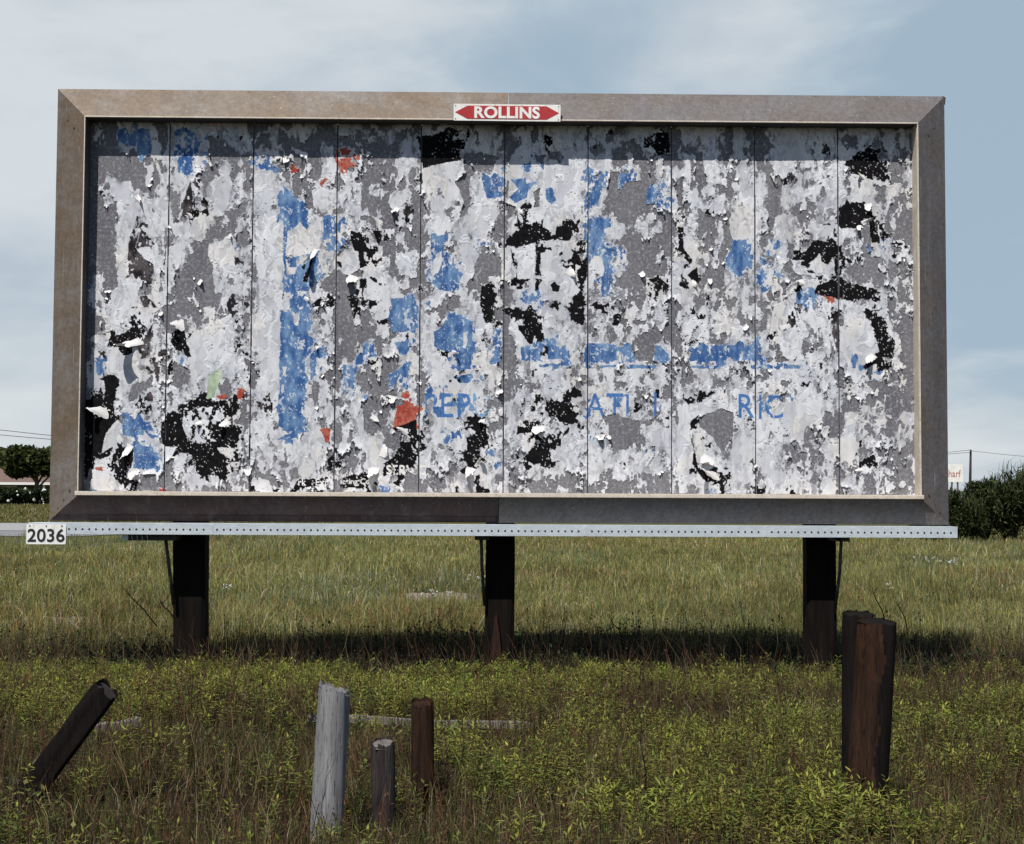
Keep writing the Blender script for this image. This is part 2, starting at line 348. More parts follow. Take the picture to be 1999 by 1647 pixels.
# ---- the poster, read square by square from the photograph: . metal  , flecked  o half  w white  W whole  k black  x broken black  b blue  l pale blue  r red  d dark  g pale green
GRID = {
'A1': "..,..wwbww..wwwwwwwwwwwW|..o..bwbbwo.wblbwwwdlwwW|.oo..bbbbbo.wblbwl.dwwdw|..,..wobbbw,wbwbbw.,.wow|.....,wobbw,Wbbwbw.,.,wo|.....,o,b.,oWlWbWl.,,,o,|......,..,o,WwblWloow,w,|.........oo,.wbbWl.,wo,,|...,.....w,W,WWW,..,w,w.|..,wo....w.WowWWd,wwoowo|..w.wwW,..oo.oWWdowWwow,|.,,owWWWo.wW.oWWd,WWWoww|...w,WWWWo.Wo.Wd,kWWWoww|...w,WWWWwo.W.dWxdoWWW,o|.....WWWWo.Ww.xWdkWWo.,w",
'A2': "...wo.woww..owow,o,,oww,|.oww.owwwo..owo.w,wowo.,|o..w,..o,..,.o.,oo,ww,owo|,..w,...,.w,,,.o,o,o,oww|lwow,.o...ww,rWoo,.,,oWo|lwlw,o,w..ww.rWro,.,,.Ww|bllw,,,o..wWwrro,o,,,wWw|llbb,or,o.wWwr,oo,,,.ww,|WWWwo.,o..wo.wwo,,,,oow,|WWWwo,.,oorw.,W,.,,oo,o,|WWWwwoo,,ow,,wWw,wo.,.oo.|WWWwbl,w.WWowWow,wwo.Ww,|WwWwbbow.WWoWWow.,,.wWw.|wWWobwlb,wWwowww,.,.wwd,|wwWwbWbbl,ow,owww,,,.wd,",
'A3': "ow.wwww.wwwo..oo.wwwwwww|owwxkkwx.wwo..wo.wwwwwww|kkkxkwxw.wow..ow.wxwwwWw|kkkkkkkwoWow...wWwkwWwow|xkkkkxwWwWwoo.wWowdwwwoW|okkkkkw.,o.ow.wollo.owww|okkkwwod,..wo.wlWlWwowoW|oWWWWo..o.owl.wWblWWowWw|kWWWwwd,WwblW.WwwWWWwlwo|kWWWoW.,WWbboowbbblwlwwl|wWWoWWo,WWbbo.wblbwowbow|oWo,WWw.WWbbo.wblow,wbWo|owWWWWw.WWWwl.wlwoW,Wbwo|ooWWWo,oWWWWo.wkwwwwWWWo|o,wW.W,oWWWWo.okwWwwoWWo",
'A4': "ooww,owwwooo.wwwwwww.wo.|owwd,owwwwwd.owwwwwo.wo.|oow.wwwowdkk.owwwwwo.ow.|odowwo.owwkk.oowowwo,wwo|o.ow..o.owkk.o..wowo.wo.|WowW.,w.o,o.,oww,wwo,Www|owWW..o..,wo.,woowww,ow,|lwWWollw.,owwWwo.Www,wWo|bwbw,.bw..lwlWwo.Wwo,,Wo|lbbo.lbo..bwo,W,.Www,.Wo|wbbo.lb,..blo.o,.Ww,,oWo|lbWo.lo...blw,ow.wWo,owW|bbW..o,...blb,wWooWwowWW|bwW,.ww..obllo.WwoWWwwoW|Wwo,.ow..oowwo.ookWwowWW",
'A5': "..ww.wwwwwwo.wwow.ww..w.|.owwwwwwwwwwowwowwowwoow|o.owwwwwowwwo..wwoow,wo.|.o,owwwwowwwo..ww.dw,wo.|..wwwwwwowdwwowwkkdwo,o.|,,wWWWWwoWwowWkkkk,oo,o|o,oWWWoowwwwo.kkkkk,,oo,|o,,WWwo,owwWo.xkkkk,,o,,|,oo,wdowwwWWWoowokkk,oo,|wo,,o,wooo,WW,wowwWo,ow,|WW,,Wwwoww,WWowWw,,owo,,|WW,,WwWwow.WWoWWWw.ww,,,|Ww,.WWWowoWWWwWWWo,wo,,,|WW,,wo,o,WWWWkkkWWo,,,o,|WW,,oo,,ooWo,kkkkwo,,,,,",
'B1': ".....WWdoWwWWd.kWWW,W.w,|.....WWddWwWW.WWWWo,W.wo|.....WWdoWwwoWWWWo,,,.w.|.....WWddkow,oWWwo.,ow,,|.....WWkkdwo,wWo,..,oW.,|.....WkkkdWo.wWo,.,,WWlo|.....WkdwWwo,WWo..,.WWwo|.....WkdwWwo,Ww,.,,,WWdo|.....WkdddWo,Wo,.,,oWWwo|..o..WdddWwoWo,,,,.WWwo|.ow,.wwwodWoW,,,,,,.W,wo|bow,.wwwo.WoW..,,..,Wowo|bWo,wWWww.WoW..,...,WwWo|.wo,WWWdWwWW,..o,..,Wdo,|.o,wWWWdwdWoo..,o..,odwd",
'B2': "owWWbbbbwowbwlow,,,,.dk,|wwWWbwbblWwbwlwow,w,,o,.|WwWWbwWbwWwbblow,kdwo,.,|wWWWbWWWwWwbloWkw,.k,w,.|oWWWbWWWWWwlblokko.,,w,.|oWWWbWWWwWwlb.WWkkw..,,o|oWWWbwwbblWWo.wWWkw..oWo|oWWWbWbwblwlwokWWkkw.oWw|,WWWlWwbkbllowxoWwWw.oWw|,WWWlwbbkllo....oWwo,,oWo|,WWWblbbblo.,..llkWWw.o.|oWWWlbbwbw..,..owWkWWww.|oWWWwxbwwooo,..kxWkWwo,o|oWWWdobbwwdk...,dkWWwobbk|.WWWwobbbwok...,kkowwlbbo",
'B3': ".oWWoWoWWWWo,owxWWwoWwoW|.oWWWWoWWWw,.WkkkkWwokko|.oWWxWwWWwo,owxkkkkwokko|.,bbWWWoWoo.okkWkkkkkxoo|.obbWoWWWlo,wkkkkxWowwok|.wboooWWbooWxWWWkkxooWWk|owbWbowWWo.WWkWWWkWWxWko|,wbWbowWWo.,WWkWWkWWWkkk|.lbWblwWo...WWkWWWkWWWWk|.bWbbbwWo.w.WWkWWkWWWWWk|.obbbbww,.ww.WkkWWkWkWWk|xowwbbo.,kko,wkoWwkWkkWk|xoWWwwWo,kkw.oWWllxWWWWk|,lWW..wo,kkw.oWWllWoowkk|olWo..wwWkkW.oWWWlwkWwkk",
'B4': "lbbo...wow,.oxoW,,,,oWWW|bbbwwo.Wwow.oWoW,,,x.WWW|bbbWWo.wWow.oxoW,o,x.WWW|bbowWo..wo..okWW,,ow.Wwo|bblw,.......oxWWo,oo.bbw|bbbblw....,.oxWW,,oo,bbb|bwbolw....w.ooxW,wo,obbb|bwwbolo...w.owxW,woolbbb|wwwbwo....,.oWxow.w,wbbb|lowbw,.,....owxdd,o,wlbo|wlbbo.,.oxxxowxWd,,,wooo|wolbo,.,oxkxowxoow,,wloo|wollww.oowxowwwwoxw.owlw|owooww,o,xwwowwo,xw,o,wo|xkkxooo,oww,o,wo,x,,,ow,o",
'B5': "Ww,owwo,owowkkkkkko.,,,.|Ww,wwooowwxxkkkkwdk,,..,|Ww,wwwwowwWkWWo..dk..,,,|w.,wwwow,owxwWo,.okk.,,,|w,llood,,kkkW,wo,wlokk,,|wolwo.oxkkkkkowo.wbw.wo,|wolwo,kkkkWxkoo,.wwwkwoo|wbowo,WwwkWWxkok,..ow,wo,|oblwo,oWkWWWxo,,,,o,,.oo|lbwbwo,oWkWWxo,,,,,,o,oo|lbwowo,wwWoxkoo.,.,,w,oo|obwo,WwklkkkkkkkWo,,o,oo|wo,,oWwklxkkkkkkkkwoo,oo|,o,oowWkllwrwwkkkxw,o,oo|o.owww,bbowwWoWowWw,oo,o",
'C1': "..lwWwoowxwo...,.owo.dWo|..olWwwxowo..,wo,oWo,Wo.|..,oWoowxowo...w,,oW,xWo|..,oWowwk,Ww...wooWwWWoo|..owkokkkdwoWWWkWwWWWWow|.wwwkkkkxdwwWokdoWWWWWow|.owoWkkwd,wowokkdWowWWxw|.odWWwkwd,wdo,okxWowWWox|.wblWWwowod.owlWWwWWWWo|.wbwWoWWowdok.owWWWoWWwo|.wbowoWWwddok.,owowWWxWo|.oxkkoWWw,dwo.,woowW.wo,|.wwkkoWo,.wo..owowWo.wo,|.owkkWo..owowoowowWo,wro|.kkkkoo,odww,oowokkw,krd",
'C2': "owWWlblbbo.w...koowo,bbb|owWWbbwxboow...x,owx.lbb|WoWWbbwkbw,o...w.oxk,olb|wowWbbbwbwxo...,,.wW.owl|wwwWrbbbwwow....,.ow.oxw|wWWWbwbbbwwo,,..,b..oWbl|wwWWbbwbbwbw.,.xob.owobo|,oWxbbwbbwbo.,.lwb,oowlo|owWdbbbbwlwo,w.llkw..oww|,wowbbbbwbwo,wbo,xo..obw|,doWbwbbwlw.,wb,,,w..bbw|,owWbbbbwl.,,wb,,,x,.lWo|,wWWbwbbo,oo,wb,,,,,.wlxo|oWowbbkbo,wwowlo,,,.oowo|owkWbbbbo,wwowwolo,x.wro",
'C3': "wo,,,wWwwkk.kkxxkWWWwokx|wow,bbbwwxk..xkxkxWWoWkk|wow.bbbbwwok.WWxkkWWowWk|wwobbbwbwwwl.oWWkkWwooWw|wwwbbbwlwowl.oWWkkWWwoWo|wwwbbbwlwxwl.,WWWkbbwoWo|owwbbbblwwll.,wwbbkwbwWo|.wwxxbbbowwb.,owbbkwbbwo|.wWwlxbbwWwl.,owbbwxwbwo|.owWllbbwWwo.,owwwwbbboo|.oWWwoowoWWwo.ooxwWWWW.w|.oWwoxbblowWo.oowWoWwow.|.bWWwWWWowWo..,ooowowwo,|.bwlWxWWWoWo..owowwxwWkw|.bWbwxlwlW,o.,owwxxwWkkw",
'C4': "owkwwowowowo.ooxoWowWwow|oowokowxoowo.oowxoWoWo,o|owowk.o.owow.oowwooWWW,.|,ow.wo.owoo,.,woxwowWWo,|oowoooWow,..,owwwoo,wwow|WWwowoW,..,o.,xkow,.wwWo|bblwbbo..olw,owwblwbbbbb|bbbbobw...lwo,wowbbwbbwb|bbbbwbb...lb,owobbwbwbwb|ooowoowwwoo.,,,owowbwwwo|Wowo,WWWwxwo.,o,wwwwWo,o|oo,wwwWWo,wo,o,,wwowwwo,|,oowo,wwowox,oowowo,wwo,|wowwowo,oox.,wwowWxxwwWo|wlwlll,o,ox.,wkkkxWWwowl",
'C5': "o..WWoxowWWokwWWkxW,o,oo|o.,WWxwwwWWkwWWWkkwo,,oo|..wWwdwowWWd,WWWwkkwo,,o|.,WwowowooWdoWWwWkkw,,,,|owxowwowoowoowWWWokwo,.,|bwoxwwwowowo.owWWwkkwo,.|bwo,wwwooowo,wWWWwkkw,.,|bww.wwwowwwoowblowkxw,.,|bb,.,wowoooowwbwwkkww,.,|bbwlblwowxowwowbwwxxwo.,|Wo,wWWwoowoo.wwwxllo,.,.|oo,wwowooowo.owoxlxo,,.,|ow,w.owkowwo.ooo..,owo.,|wwwowo,WwowooowoWo..,o.,|owlwolwwwWowoo.w..,o,,,.",
'D1': ".kkkoowWkwwoooooxkkkwk,.|.xokwoWwxkwoowkxkkkkkk,o|.owkkowwwowoxkkkkkkkwk,o|.kxkkobwbwoowkkwxkkxwk,.|.kkkkwbbbbwowkkkkxkwwkko|.kxkwwbbwllo.kkxxxxxkkko|.kxkwwwbwww,,kkwkkxkkkxo|.kkwwkwxblwwowxkkkkkkxwo|.kkkxkxkbbbw,wwxkkkkkxwo|.kkokxkwkbbb.wxwkkkkkxxo|.kwokxwwkbbl,wokowkkkxxo|.wrwkkwwwbbl.wooooxxkxo,|.owwxkwwwww.,oowwxxkxwoo|.owwwxkxxk,,,oowWWWwow,o|.lwwwwwkow,r,,ooo,oo,ooo",
'D2': "odkwbbbbwooo,oow,,oo,.rw|oodwbbblwoowooww,o,,oorr|ooowwbbwwwowwoww,o,,wrrw|oowwwbbbwo.ow,ww,,,,wrrr|www,wbbbwwo,,oww..,,owwr|xwowwwbwwwwo,oowo,w,,oww|wwowwbwwwWwo.wowoww,,owk|owwowWwwwWodwwowwww..kkx|owwwowwwWWo,xoo,oWWwokkk|owwowowwwWo.x,,o,wWWokkk|ooow,oowwwo,kx,,owwWxkkk|.ooooo,wwo.d,,,ooxWWwwww|.,,,oo,oowooxooxkkwWok,,|oww,,,wkwxxo.wxxxxWWkk,,|xwwxwwkx,xxo.wwxxoolwo,,",
'D3': ",bwwblblwo.,oowxwxwkkkwo|rwbbwwlbwo,oowwxxwxkkkxw|owwbwowwkowoowxwwwxkkkxo|owowooxkkwoo.wwxwwwoxxkw|wowwwoxxkx..owwxkkoowwwx|xowlllwwkkowwowxxkdwkxwo|kowlllowkkoowowxwkkxxwww|xww,wwwxkkxoowwwowkkwoww|wwowwwxkxwlwwwowlkkwwwww|wwowwwxkkxwlwwxwkkkwwwww|wwowowwkkwolowwkokkkwwwo|wowooowkwwoww,owwowwwoow|w,ooowwkkWwow,ooww,oo,,o|,,,,owwWxwwoow,o,,,,,,,o|,,oowxwwkkwww,oo,,,,wo,,",
'D4': "lwwwbwwxoowo,oxxxwwwwwlw|lwlwlwoxoolo.owwWwwwwwlw|lwwo,owwwoowo.WwxWwo,owx|www,,owwo,oxo.Wwkx,oo,xo|wwwo,.,owwwoooWkoxo,o,wo|wwwo...owwwowwxlwo,o.WWw|looo...,owwwoowwxwowx.oW|wwwo,,o,oxwwwowwwxwxooow|wwwoowwowlwowwkwwwoooWW|wowowwwwwwwowwkwWWwooWWw|wowwoxwowwwowowkxWWwxoWk|wwo,wwwwwwwwowwxkkkwxoWw|ow,,wwo,,,.,owwwwxkkxWWwo|,o,o.,,,o,..wowwwwxkxWwo|.,,,.,,,,,..woo,owlkowWo",
'D5': "lblwwwwwwwwoo..o,oo,,o,.|lblwwwwwwWow,.,ooooo,o,,|wlwwowwwwwoo,wwooooo,oWo|oWwwowwWwo.,.wwoooo,ooWo|oWwoowwoooo,,wwo,oo,ooo,|ww,,,owo,oo,owwoooo,oow,|wwoooww,ooowwwxooooooow,|WWwooow,oowowowxooooow,.|WWwoo,oo,oowwwx,,o,,o,,.|WWwooo,oooooowwo,xxo,ow,|owwooooooooooooxkxo,oo,o|owwwoo,oowoo,o,wwwwo,,,o|oowWwooooooo.WW,,oo,o..o|owwWwxowoowo,Wwo,,,o,,,o|kxowwxwowoww,oWo,,,o,,oo"}
# salient shapes (poster squares enlarged 6.11 times): square, class, outline
POLY = """A1 b 410,80 520,60 580,140 640,70 800,60 800,240 820,270 780,390 680,430 655,280 480,250 420,200
A1 W 310,680 420,650 460,720 480,700 580,695 590,790 660,860 700,960 790,1100 430,1100 420,900 340,800
A1 b 1130,440 1200,380 1230,290 1320,290 1310,420 1320,590 1140,600
A1 W 840,900 990,870 1000,1100 850,1100
A1 d 1200,920 1260,760 1300,700 1330,900 1340,960 1390,1100 1200,1100
A1 k 1260,1050 1390,1040 1390,1100 1250,1100
B1 W 435,0 640,0 600,180 560,280 540,500 560,700 480,760 450,500 460,200
B1 d 640,10 700,150 760,200 840,440 840,580 860,700 830,800 700,780 640,620 560,640 545,400 560,260 610,200
B1 W 650,400 800,370 860,450 830,570 720,500
B1 W 620,160 690,150 690,210 630,220
B1 W 860,470 945,470 930,650 940,800 900,1000 860,900 850,700
B1 W 1000,380 1200,320 1220,480 1070,600 1060,760 1000,890 985,600
B1 W 1510,340 1650,300 1740,240 1740,400 1700,480 1790,600 1640,680 1660,900 1580,960 1550,600 1500,480
B1 W 330,900 600,780 640,900 740,1100 310,1100
B1 d 660,920 760,960 820,1020 900,1100 740,1100
B1 W 1060,100 1400,60 1540,60 1500,160 1380,240 1290,220 1100,260
B2 W 110,200 390,60 395,940 380,1100 110,1100
B2 b 400,0 640,0 600,80 690,210 450,180 430,480 440,700 500,760 480,850 400,920
B2 W 480,190 600,80 710,210 700,100 760,120 830,60 860,330 820,400 740,450 600,480 480,490 440,480
B2 b 470,500 550,500 560,620 480,620
B2 b 880,0 970,0 940,280 860,310
B2 b 480,720 640,660 730,440 830,420 820,640 760,760 700,920 600,910 400,920 400,760
B2 k 620,780 690,640 740,500 760,540 700,700 690,800
B2 k 1200,190 1300,220 1280,290 1360,370 1370,520 1390,600 1310,640 1290,440 1190,340
B2 k 1480,180 1570,180 1570,300 1540,380 1490,270
B2 k 1305,760 1390,760 1390,870 1360,870 1350,1020 1335,1020 1335,870 1305,870
B2 W 1130,400 1180,390 1290,480 1305,640 1190,720 1100,700 1030,520
B2 k 1030,530 1100,560 1100,620 1060,600
B2 W 1390,730 1540,830 1640,900 1560,1010 1360,1010 1360,880 1395,870
B2 W 1770,480 1900,450 1910,720 1780,710
B2 b 1670,990 1930,980 1960,1100 1700,1100
B2 b 470,1000 600,960 700,1080 720,1100 470,1100
B2 k 740,1050 850,980 850,1100 750,1100
B2 k 1150,960 1220,930 1300,1010 1290,1100 1200,1100
C2 W 0,100 100,60 240,0 360,0 360,1100 250,1100 120,960 130,600 20,400
C2 b 370,40 500,60 560,280 600,60 700,40 690,420 680,640 640,760 640,1100 350,1100 355,440
C2 W 385,700 440,710 430,830 390,820
C2 W 380,930 410,930 400,1030 380,1030
C2 b 720,560 780,480 850,480 900,600 790,600 780,760 730,910 720,760
C2 b 1100,680 1145,680 1150,980 1110,1020 1080,980
C2 b 1340,430 1400,380 1400,560 1340,580
C2 b 1680,0 1980,0 1960,260 1860,290 1700,290 1650,150
C2 b 1720,420 1900,390 1860,560 1790,570
C2 b 1640,800 1830,690 1760,860 1700,990 1670,990
C2 k 140,1100 240,1010 240,1100
D2 b 350,0 610,0 620,260 430,370 310,300 350,280 340,80
D2 b 330,470 580,350 600,370 400,480
D2 r 1740,80 1840,60 1830,0 1880,0 1900,80 1990,70 1980,240 1830,330 1700,330 1740,200
D2 r 840,345 960,340 960,480 910,520 870,420
D2 k 1780,500 1920,500 1960,680 1960,800 1600,920 1540,780 1700,700 1790,580
D2 k 1680,340 1990,240 1990,470 1850,400 1740,370
D2 W 1380,600 1560,590 1690,660 1580,740 1590,980 1420,980 1400,780
D2 k 920,720 1010,620 990,820 950,840
D2 k 1080,940 1200,900 1400,900 1420,960 1300,1040 1060,1050
D2 k 560,960 900,940 940,1000 700,1040 500,1060
C1 k 380,340 500,300 600,230 560,170 620,150 680,260 730,390 590,430 600,550 480,550 430,470 290,460 340,290
C1 k 1060,300 1220,230 1240,380 1190,540 1110,500 1060,400
C1 d 720,400 840,180 840,260 760,600 690,620
C1 W 300,480 430,480 420,660 350,780 300,740
C1 W 440,580 610,560 610,780 560,900 470,840
C1 k 190,860 330,800 430,850 430,940 360,930 390,1100 20,1100 300,1030 260,880
C1 W 1230,380 1420,250 1700,100 1800,200 1820,860 1660,830 1640,690 1500,800 1360,920 1300,600
C1 g 1500,850 1640,690 1660,860 1600,960 1580,1080 1470,1080
C1 r 1600,1060 1700,1020 1740,1080 1640,1100
D1 k 20,0 370,0 390,230 300,340 230,600 130,740 100,800 40,1000 20,1000
D1 W 400,250 460,300 450,460 370,560 300,590 220,640 280,400
D1 b 480,160 560,170 620,230 680,160 740,260 830,260 800,290 740,290 730,420 480,430
D1 b 600,500 650,470 720,560 840,560 880,720 870,820 610,820
D1 W 540,830 880,830 880,880 640,900 560,940
D1 k 400,580 570,560 600,520 600,700 580,820 540,800 540,900 480,940 400,640
D1 k 1010,180 1080,130 1170,180 1230,60 1290,0 1400,0 1600,40 1740,20 1760,120 1730,200 1640,300 1900,330 1840,380 1880,480 1840,520 1620,540 1700,680 1620,840 1450,920 1360,880 1340,640 1160,640 1020,740 1140,560 1000,560 950,520 945,280 1000,240
D1 x 1200,100 1700,80 1700,280 1500,300 1600,500 1380,520 1250,480 1200,300
D1 W 950,520 1000,580 1140,560 1020,740 950,760
D1 W 1600,560 1830,590 1780,700 1640,640
D1 . 690,890 880,890 910,1080 700,1070
D1 W 140,780 240,740 290,880 330,900 480,1040 480,1080 80,1080 130,880
D1 r 150,810 230,790 240,860 170,850
A3 k 40,170 150,150 320,130 560,80 430,150 370,205 550,195 570,310 500,320 380,290 420,360 500,360 530,440 300,480 60,540 40,400
A3 W 70,540 310,480 540,450 560,600 400,660 360,620 300,740 150,850 40,840
A3 W 630,640 770,620 790,860 940,1000 940,1100 610,1100 600,750
A3 W 1120,380 1300,350 1500,560 1940,380 1950,1100 1450,1050 1380,850 1200,1000 1050,960 1100,700 1050,560
A3 b 770,650 790,600 860,640 930,720 960,820 930,900 830,900 780,760
A3 l 1200,400 1340,400 1370,560 1290,600 1220,520
A3 b 1120,680 1300,650 1300,720 1430,700 1330,800 1300,900 1160,960 1100,880 1200,780
A3 b 1530,790 1610,770 1660,920 1600,970 1540,930
A3 . 1380,820 1460,770 1450,1000 1400,1020
A3 . 1390,390 1540,380 1500,460 1420,460
A3 . 600,640 640,900 580,1080 540,900 450,690 560,640
A2 r 1010,330 1060,320 1050,420 1080,460 1200,400 1220,440 1110,500 1120,640 1080,580 1030,470
A2 b 400,740 470,820 560,880 640,1060 660,1100 400,1100
A2 W 40,640 300,610 300,980 150,1000 20,960
A2 r 480,570 580,540 590,570 500,600
B3 b 160,270 280,270 330,440 320,560 290,640 440,640 540,700 430,910 280,890 150,800 100,700 150,600 160,440
B3 W 290,430 310,520 250,680 180,725 155,660 200,530
B3 . 740,460 920,460 925,720 780,740 740,860 640,900 570,850 680,720 700,560
B3 k 770,840 880,790 910,1000 910,1100 770,1100 750,960
B3 k 1185,0 1230,80 1330,140 1480,150 1460,230 1420,300 1310,340 1320,380 1200,380 1240,300 1215,170 1190,100
B3 k 1050,290 1100,240 1160,290 1160,370 1080,360
B3 k 1470,280 1640,230 1650,140 1800,100 1815,230 1640,280 1480,310
B3 W 1005,390 1110,390 1140,780 1005,780
B3 W 1180,390 1400,330 1420,760 1190,760
B3 W 1470,450 1640,450 1740,600 1880,720 1890,900 1840,1020 1480,1010 1450,900 1480,760
B3 k 1405,430 1460,430 1470,710 1410,720
B3 k 1405,760 1480,770 1440,890 1405,890
B3 k 1110,390 1150,500 1185,600 1170,650 1130,560
B3 k 1110,770 1180,730 1180,850 1120,850
B3 k 1580,830 1640,790 1700,850 1690,910 1620,910
B3 k 1700,590 1890,590 1890,700 1790,620
B3 k 1885,390 1897,390 1897,600 1885,600
B3 l 1180,960 1350,850 1360,1050 1270,1060
C3 b 190,280 310,240 320,180 380,100 500,90 600,170 660,200 640,740 480,760 460,620 420,540 270,500 205,460
C3 W 545,300 600,290 580,480 545,480
C3 b 460,830 640,795 640,820 460,855
C3 k 775,0 910,0 910,160 840,190 800,180
C3 b 900,270 955,270 970,430 890,470
C3 b 860,640 980,500 980,660 880,680
C3 k 1000,10 1130,40 1220,170 1150,110 1010,60
C3 W 1070,230 1200,200 1260,340 1330,430 1240,470 1100,330
C3 k 1270,60 1380,10 1410,140 1360,200 1390,330 1380,420 1330,430 1250,320 1190,200 1260,210
C3 b 1230,480 1330,450 1410,400 1420,580 1360,630 1250,640
C3 b 1420,410 1650,420 1680,500 1730,600 1560,620 1560,460 1420,470
C3 b 1450,680 1700,670 1690,710 1450,715
C3 k 1820,110 1900,80 2000,120 1990,190 1880,190
C3 k 1740,0 2000,0 2000,60 1850,80
C4 b 10,430 240,430 290,630 10,640
C4 b 250,430 380,440 380,630 310,640
C4 b 450,430 560,440 600,620 420,640
C4 . 590,400 700,300 850,340 820,420 800,640 640,650 580,480
C4 b 820,450 900,460 990,560 990,640 820,640
C4 b 1240,460 1370,560 1380,460 1470,450 1470,640 1230,640
C4 b 1490,450 1810,450 1700,590 1680,650 1500,640
C4 b 1920,450 2000,450 2000,620 1850,640
C4 b 0,680 70,680 70,715 0,720
C4 b 170,680 370,690 370,715 170,715
C4 b 450,680 850,680 840,725 450,725
C4 b 1260,690 1600,690 1600,735 1260,720
C4 x 1150,1100 1160,1020 1330,1060 1390,1010 1640,980 1620,1020 1300,1100
C5 b 0,450 60,450 70,600 120,640 0,640
C5 b 0,690 230,690 230,730 0,730
C5 b 370,685 570,690 570,725 370,730
C5 W 1020,220 1400,200 1470,420 1510,520 1380,600 1330,700 1250,560 1030,540
C5 b 1180,640 1210,540 1240,560 1230,730 1175,730
C5 k 1400,190 1500,180 1620,240 1580,300 1620,350 1600,400 1690,480 1640,560 1680,580 1660,610 1540,600 1490,440 1440,280
C5 k 1310,50 1420,30 1590,15 1450,50 1330,70
C5 k 1370,80 1420,130 1590,130 1490,160 1380,140
C5 k 1400,600 1500,540 1510,660 1390,700 1340,750 1320,700
C5 d 960,90 1015,80 1020,560 980,480 930,280
A5 W 1030,400 1190,380 1160,520 1100,590 1050,560
A5 k 1250,340 1370,320 1410,480 1440,690 1250,620 1120,590 1170,520 1080,500 1100,450 1190,430
A5 W 1130,595 1260,630 1410,690 1390,730 1200,650
A5 k 1015,1000 1350,1000 1290,1060 1320,1100 1015,1100
A5 k 345,680 400,640 415,740 370,745
A5 W 830,680 1000,600 1005,980 720,1000 860,860
A5 W 230,440 400,400 400,620 330,660 250,560
B5 k 1015,0 1440,0 1440,20 1360,80 1230,160 1040,150 1015,120
B5 k 1380,60 1440,20 1520,330 1400,330
B5 W 720,100 980,120 950,220 700,310 730,200
B5 W 1015,150 1230,165 1130,240 1015,320
B5 W 440,520 570,540 660,640 720,540 800,440 830,580 890,600 950,690 740,730 500,700
B5 k 460,500 620,430 720,310 980,320 1020,380 1010,700 980,720 960,500 890,590 820,560 800,450 720,540 660,570 690,620 570,600 600,530 470,530
B5 k 640,660 700,650 750,700 660,690
B5 W 430,830 600,800 740,740 800,830 740,900 480,880
B5 k 770,830 1010,770 1020,850 1220,850 1340,880 1430,930 1180,1020 1080,1000 860,970 740,900
B5 k 480,880 580,820 600,900 500,920
B5 b 500,940 620,880 700,860 740,900 640,1000 600,1080 520,1060
B5 r 740,920 830,950 1000,990 850,970
B5 b 1345,350 1390,340 1410,420 1360,460
A4 b 20,600 90,580 80,680 40,760
A4 b 20,980 30,900 100,800 150,690 220,660 240,700 180,800 150,990
A4 b 380,590 500,590 500,700 460,790 380,800
A4 . 480,700 700,690 700,950 640,1000 640,1100 400,1100 410,850
A4 . 290,590 400,570 360,800 260,900 270,700
A4 b 740,750 820,720 900,760 820,960 720,980
A4 k 690,170 820,240 840,120 1000,100 1010,390 860,390 820,290 690,300
B4 b 20,90 150,50 310,30 300,130 200,180 240,330 310,420 320,520 260,640 270,720 240,880 150,760 210,720 220,560 200,490 80,480 20,600
B4 W 50,560 90,490 210,500 220,640 180,720 60,640
B4 W 220,180 320,120 390,180 460,120 470,200 430,270 300,300
B4 l 340,380 480,370 490,520 400,540 340,480
B4 k 1100,250 1160,250 1180,440 1140,490 1110,400
B4 k 1210,710 1330,610 1350,760 1310,820
B4 W 1740,0 2000,0 2000,280 1760,290 1710,150
B4 b 1760,300 1910,290 1920,370 1980,340 1950,560 1890,660 1740,640 1670,680 1680,500 1730,400
B4 k 740,770 860,730 990,830 990,900 860,880 820,830
D3 k 600,190 680,200 800,180 820,330 830,470 860,540 760,560 700,640 560,900 500,860 600,780 540,640 430,660 600,600 580,440 740,400 640,340 500,340 600,320 700,300
D3 k 1530,0 1700,60 1750,30 1910,90 1780,100 1930,180 1830,290 1690,270 1700,210 1560,210 1540,100
D3 k 1200,320 1390,320 1480,470 1400,480 1360,380 1180,420
D3 k 1390,550 1540,500 1570,640 1500,740 1400,770 1240,700
D3 W 580,900 650,800 700,930 620,1020
D3 l 230,380 440,400 420,490 320,530 260,470
D3 W 1380,320 1500,290 1620,360 1470,450
D4 . 280,180 640,260 650,400 560,520 300,580
D4 W 740,300 990,340 990,560 780,560 760,450
D4 W 1100,360 1230,380 1290,600 1290,820 1100,780
D4 W 1100,80 1400,30 1740,120 1540,200 1300,240 1100,340
D4 k 1250,260 1350,180 1350,270 1270,340
D4 k 1290,590 1330,700 1340,840 1480,880 1560,870 1580,960 1440,980 1340,880 1280,760
D4 . 1360,210 1620,110 1760,150 1750,400 1640,640 1500,420 1360,320
D4 W 1350,820 1540,680 1480,860
D4 W 1750,420 1960,320 1990,600 1940,900 1740,900
D5 W 30,540 260,540 250,800 40,810
D5 W 0,200 500,0 950,0 950,150 800,130 850,280 620,330 600,480 200,500 60,500
D5 o 200,370 430,360 440,470 180,470
D5 W 1100,180 1170,150 1230,320 1220,640 1230,700 1040,760 1030,420 1090,400
D5 W 1190,860 1340,780 1370,830 1430,780 1400,860 1320,870
D5 k 1260,800 1320,700 1440,650 1460,720 1390,830 1340,780
D5 W 1040,930 1200,930 1230,1060 1180,1080 1170,1040 1030,1040
D5 W 1760,160 1890,140 1900,220 1830,300 1750,240"""
PX0, PY0, PWD, PHT = 154, 226, 1652, 752         # the stretch of the photo's picture plane the poster covers
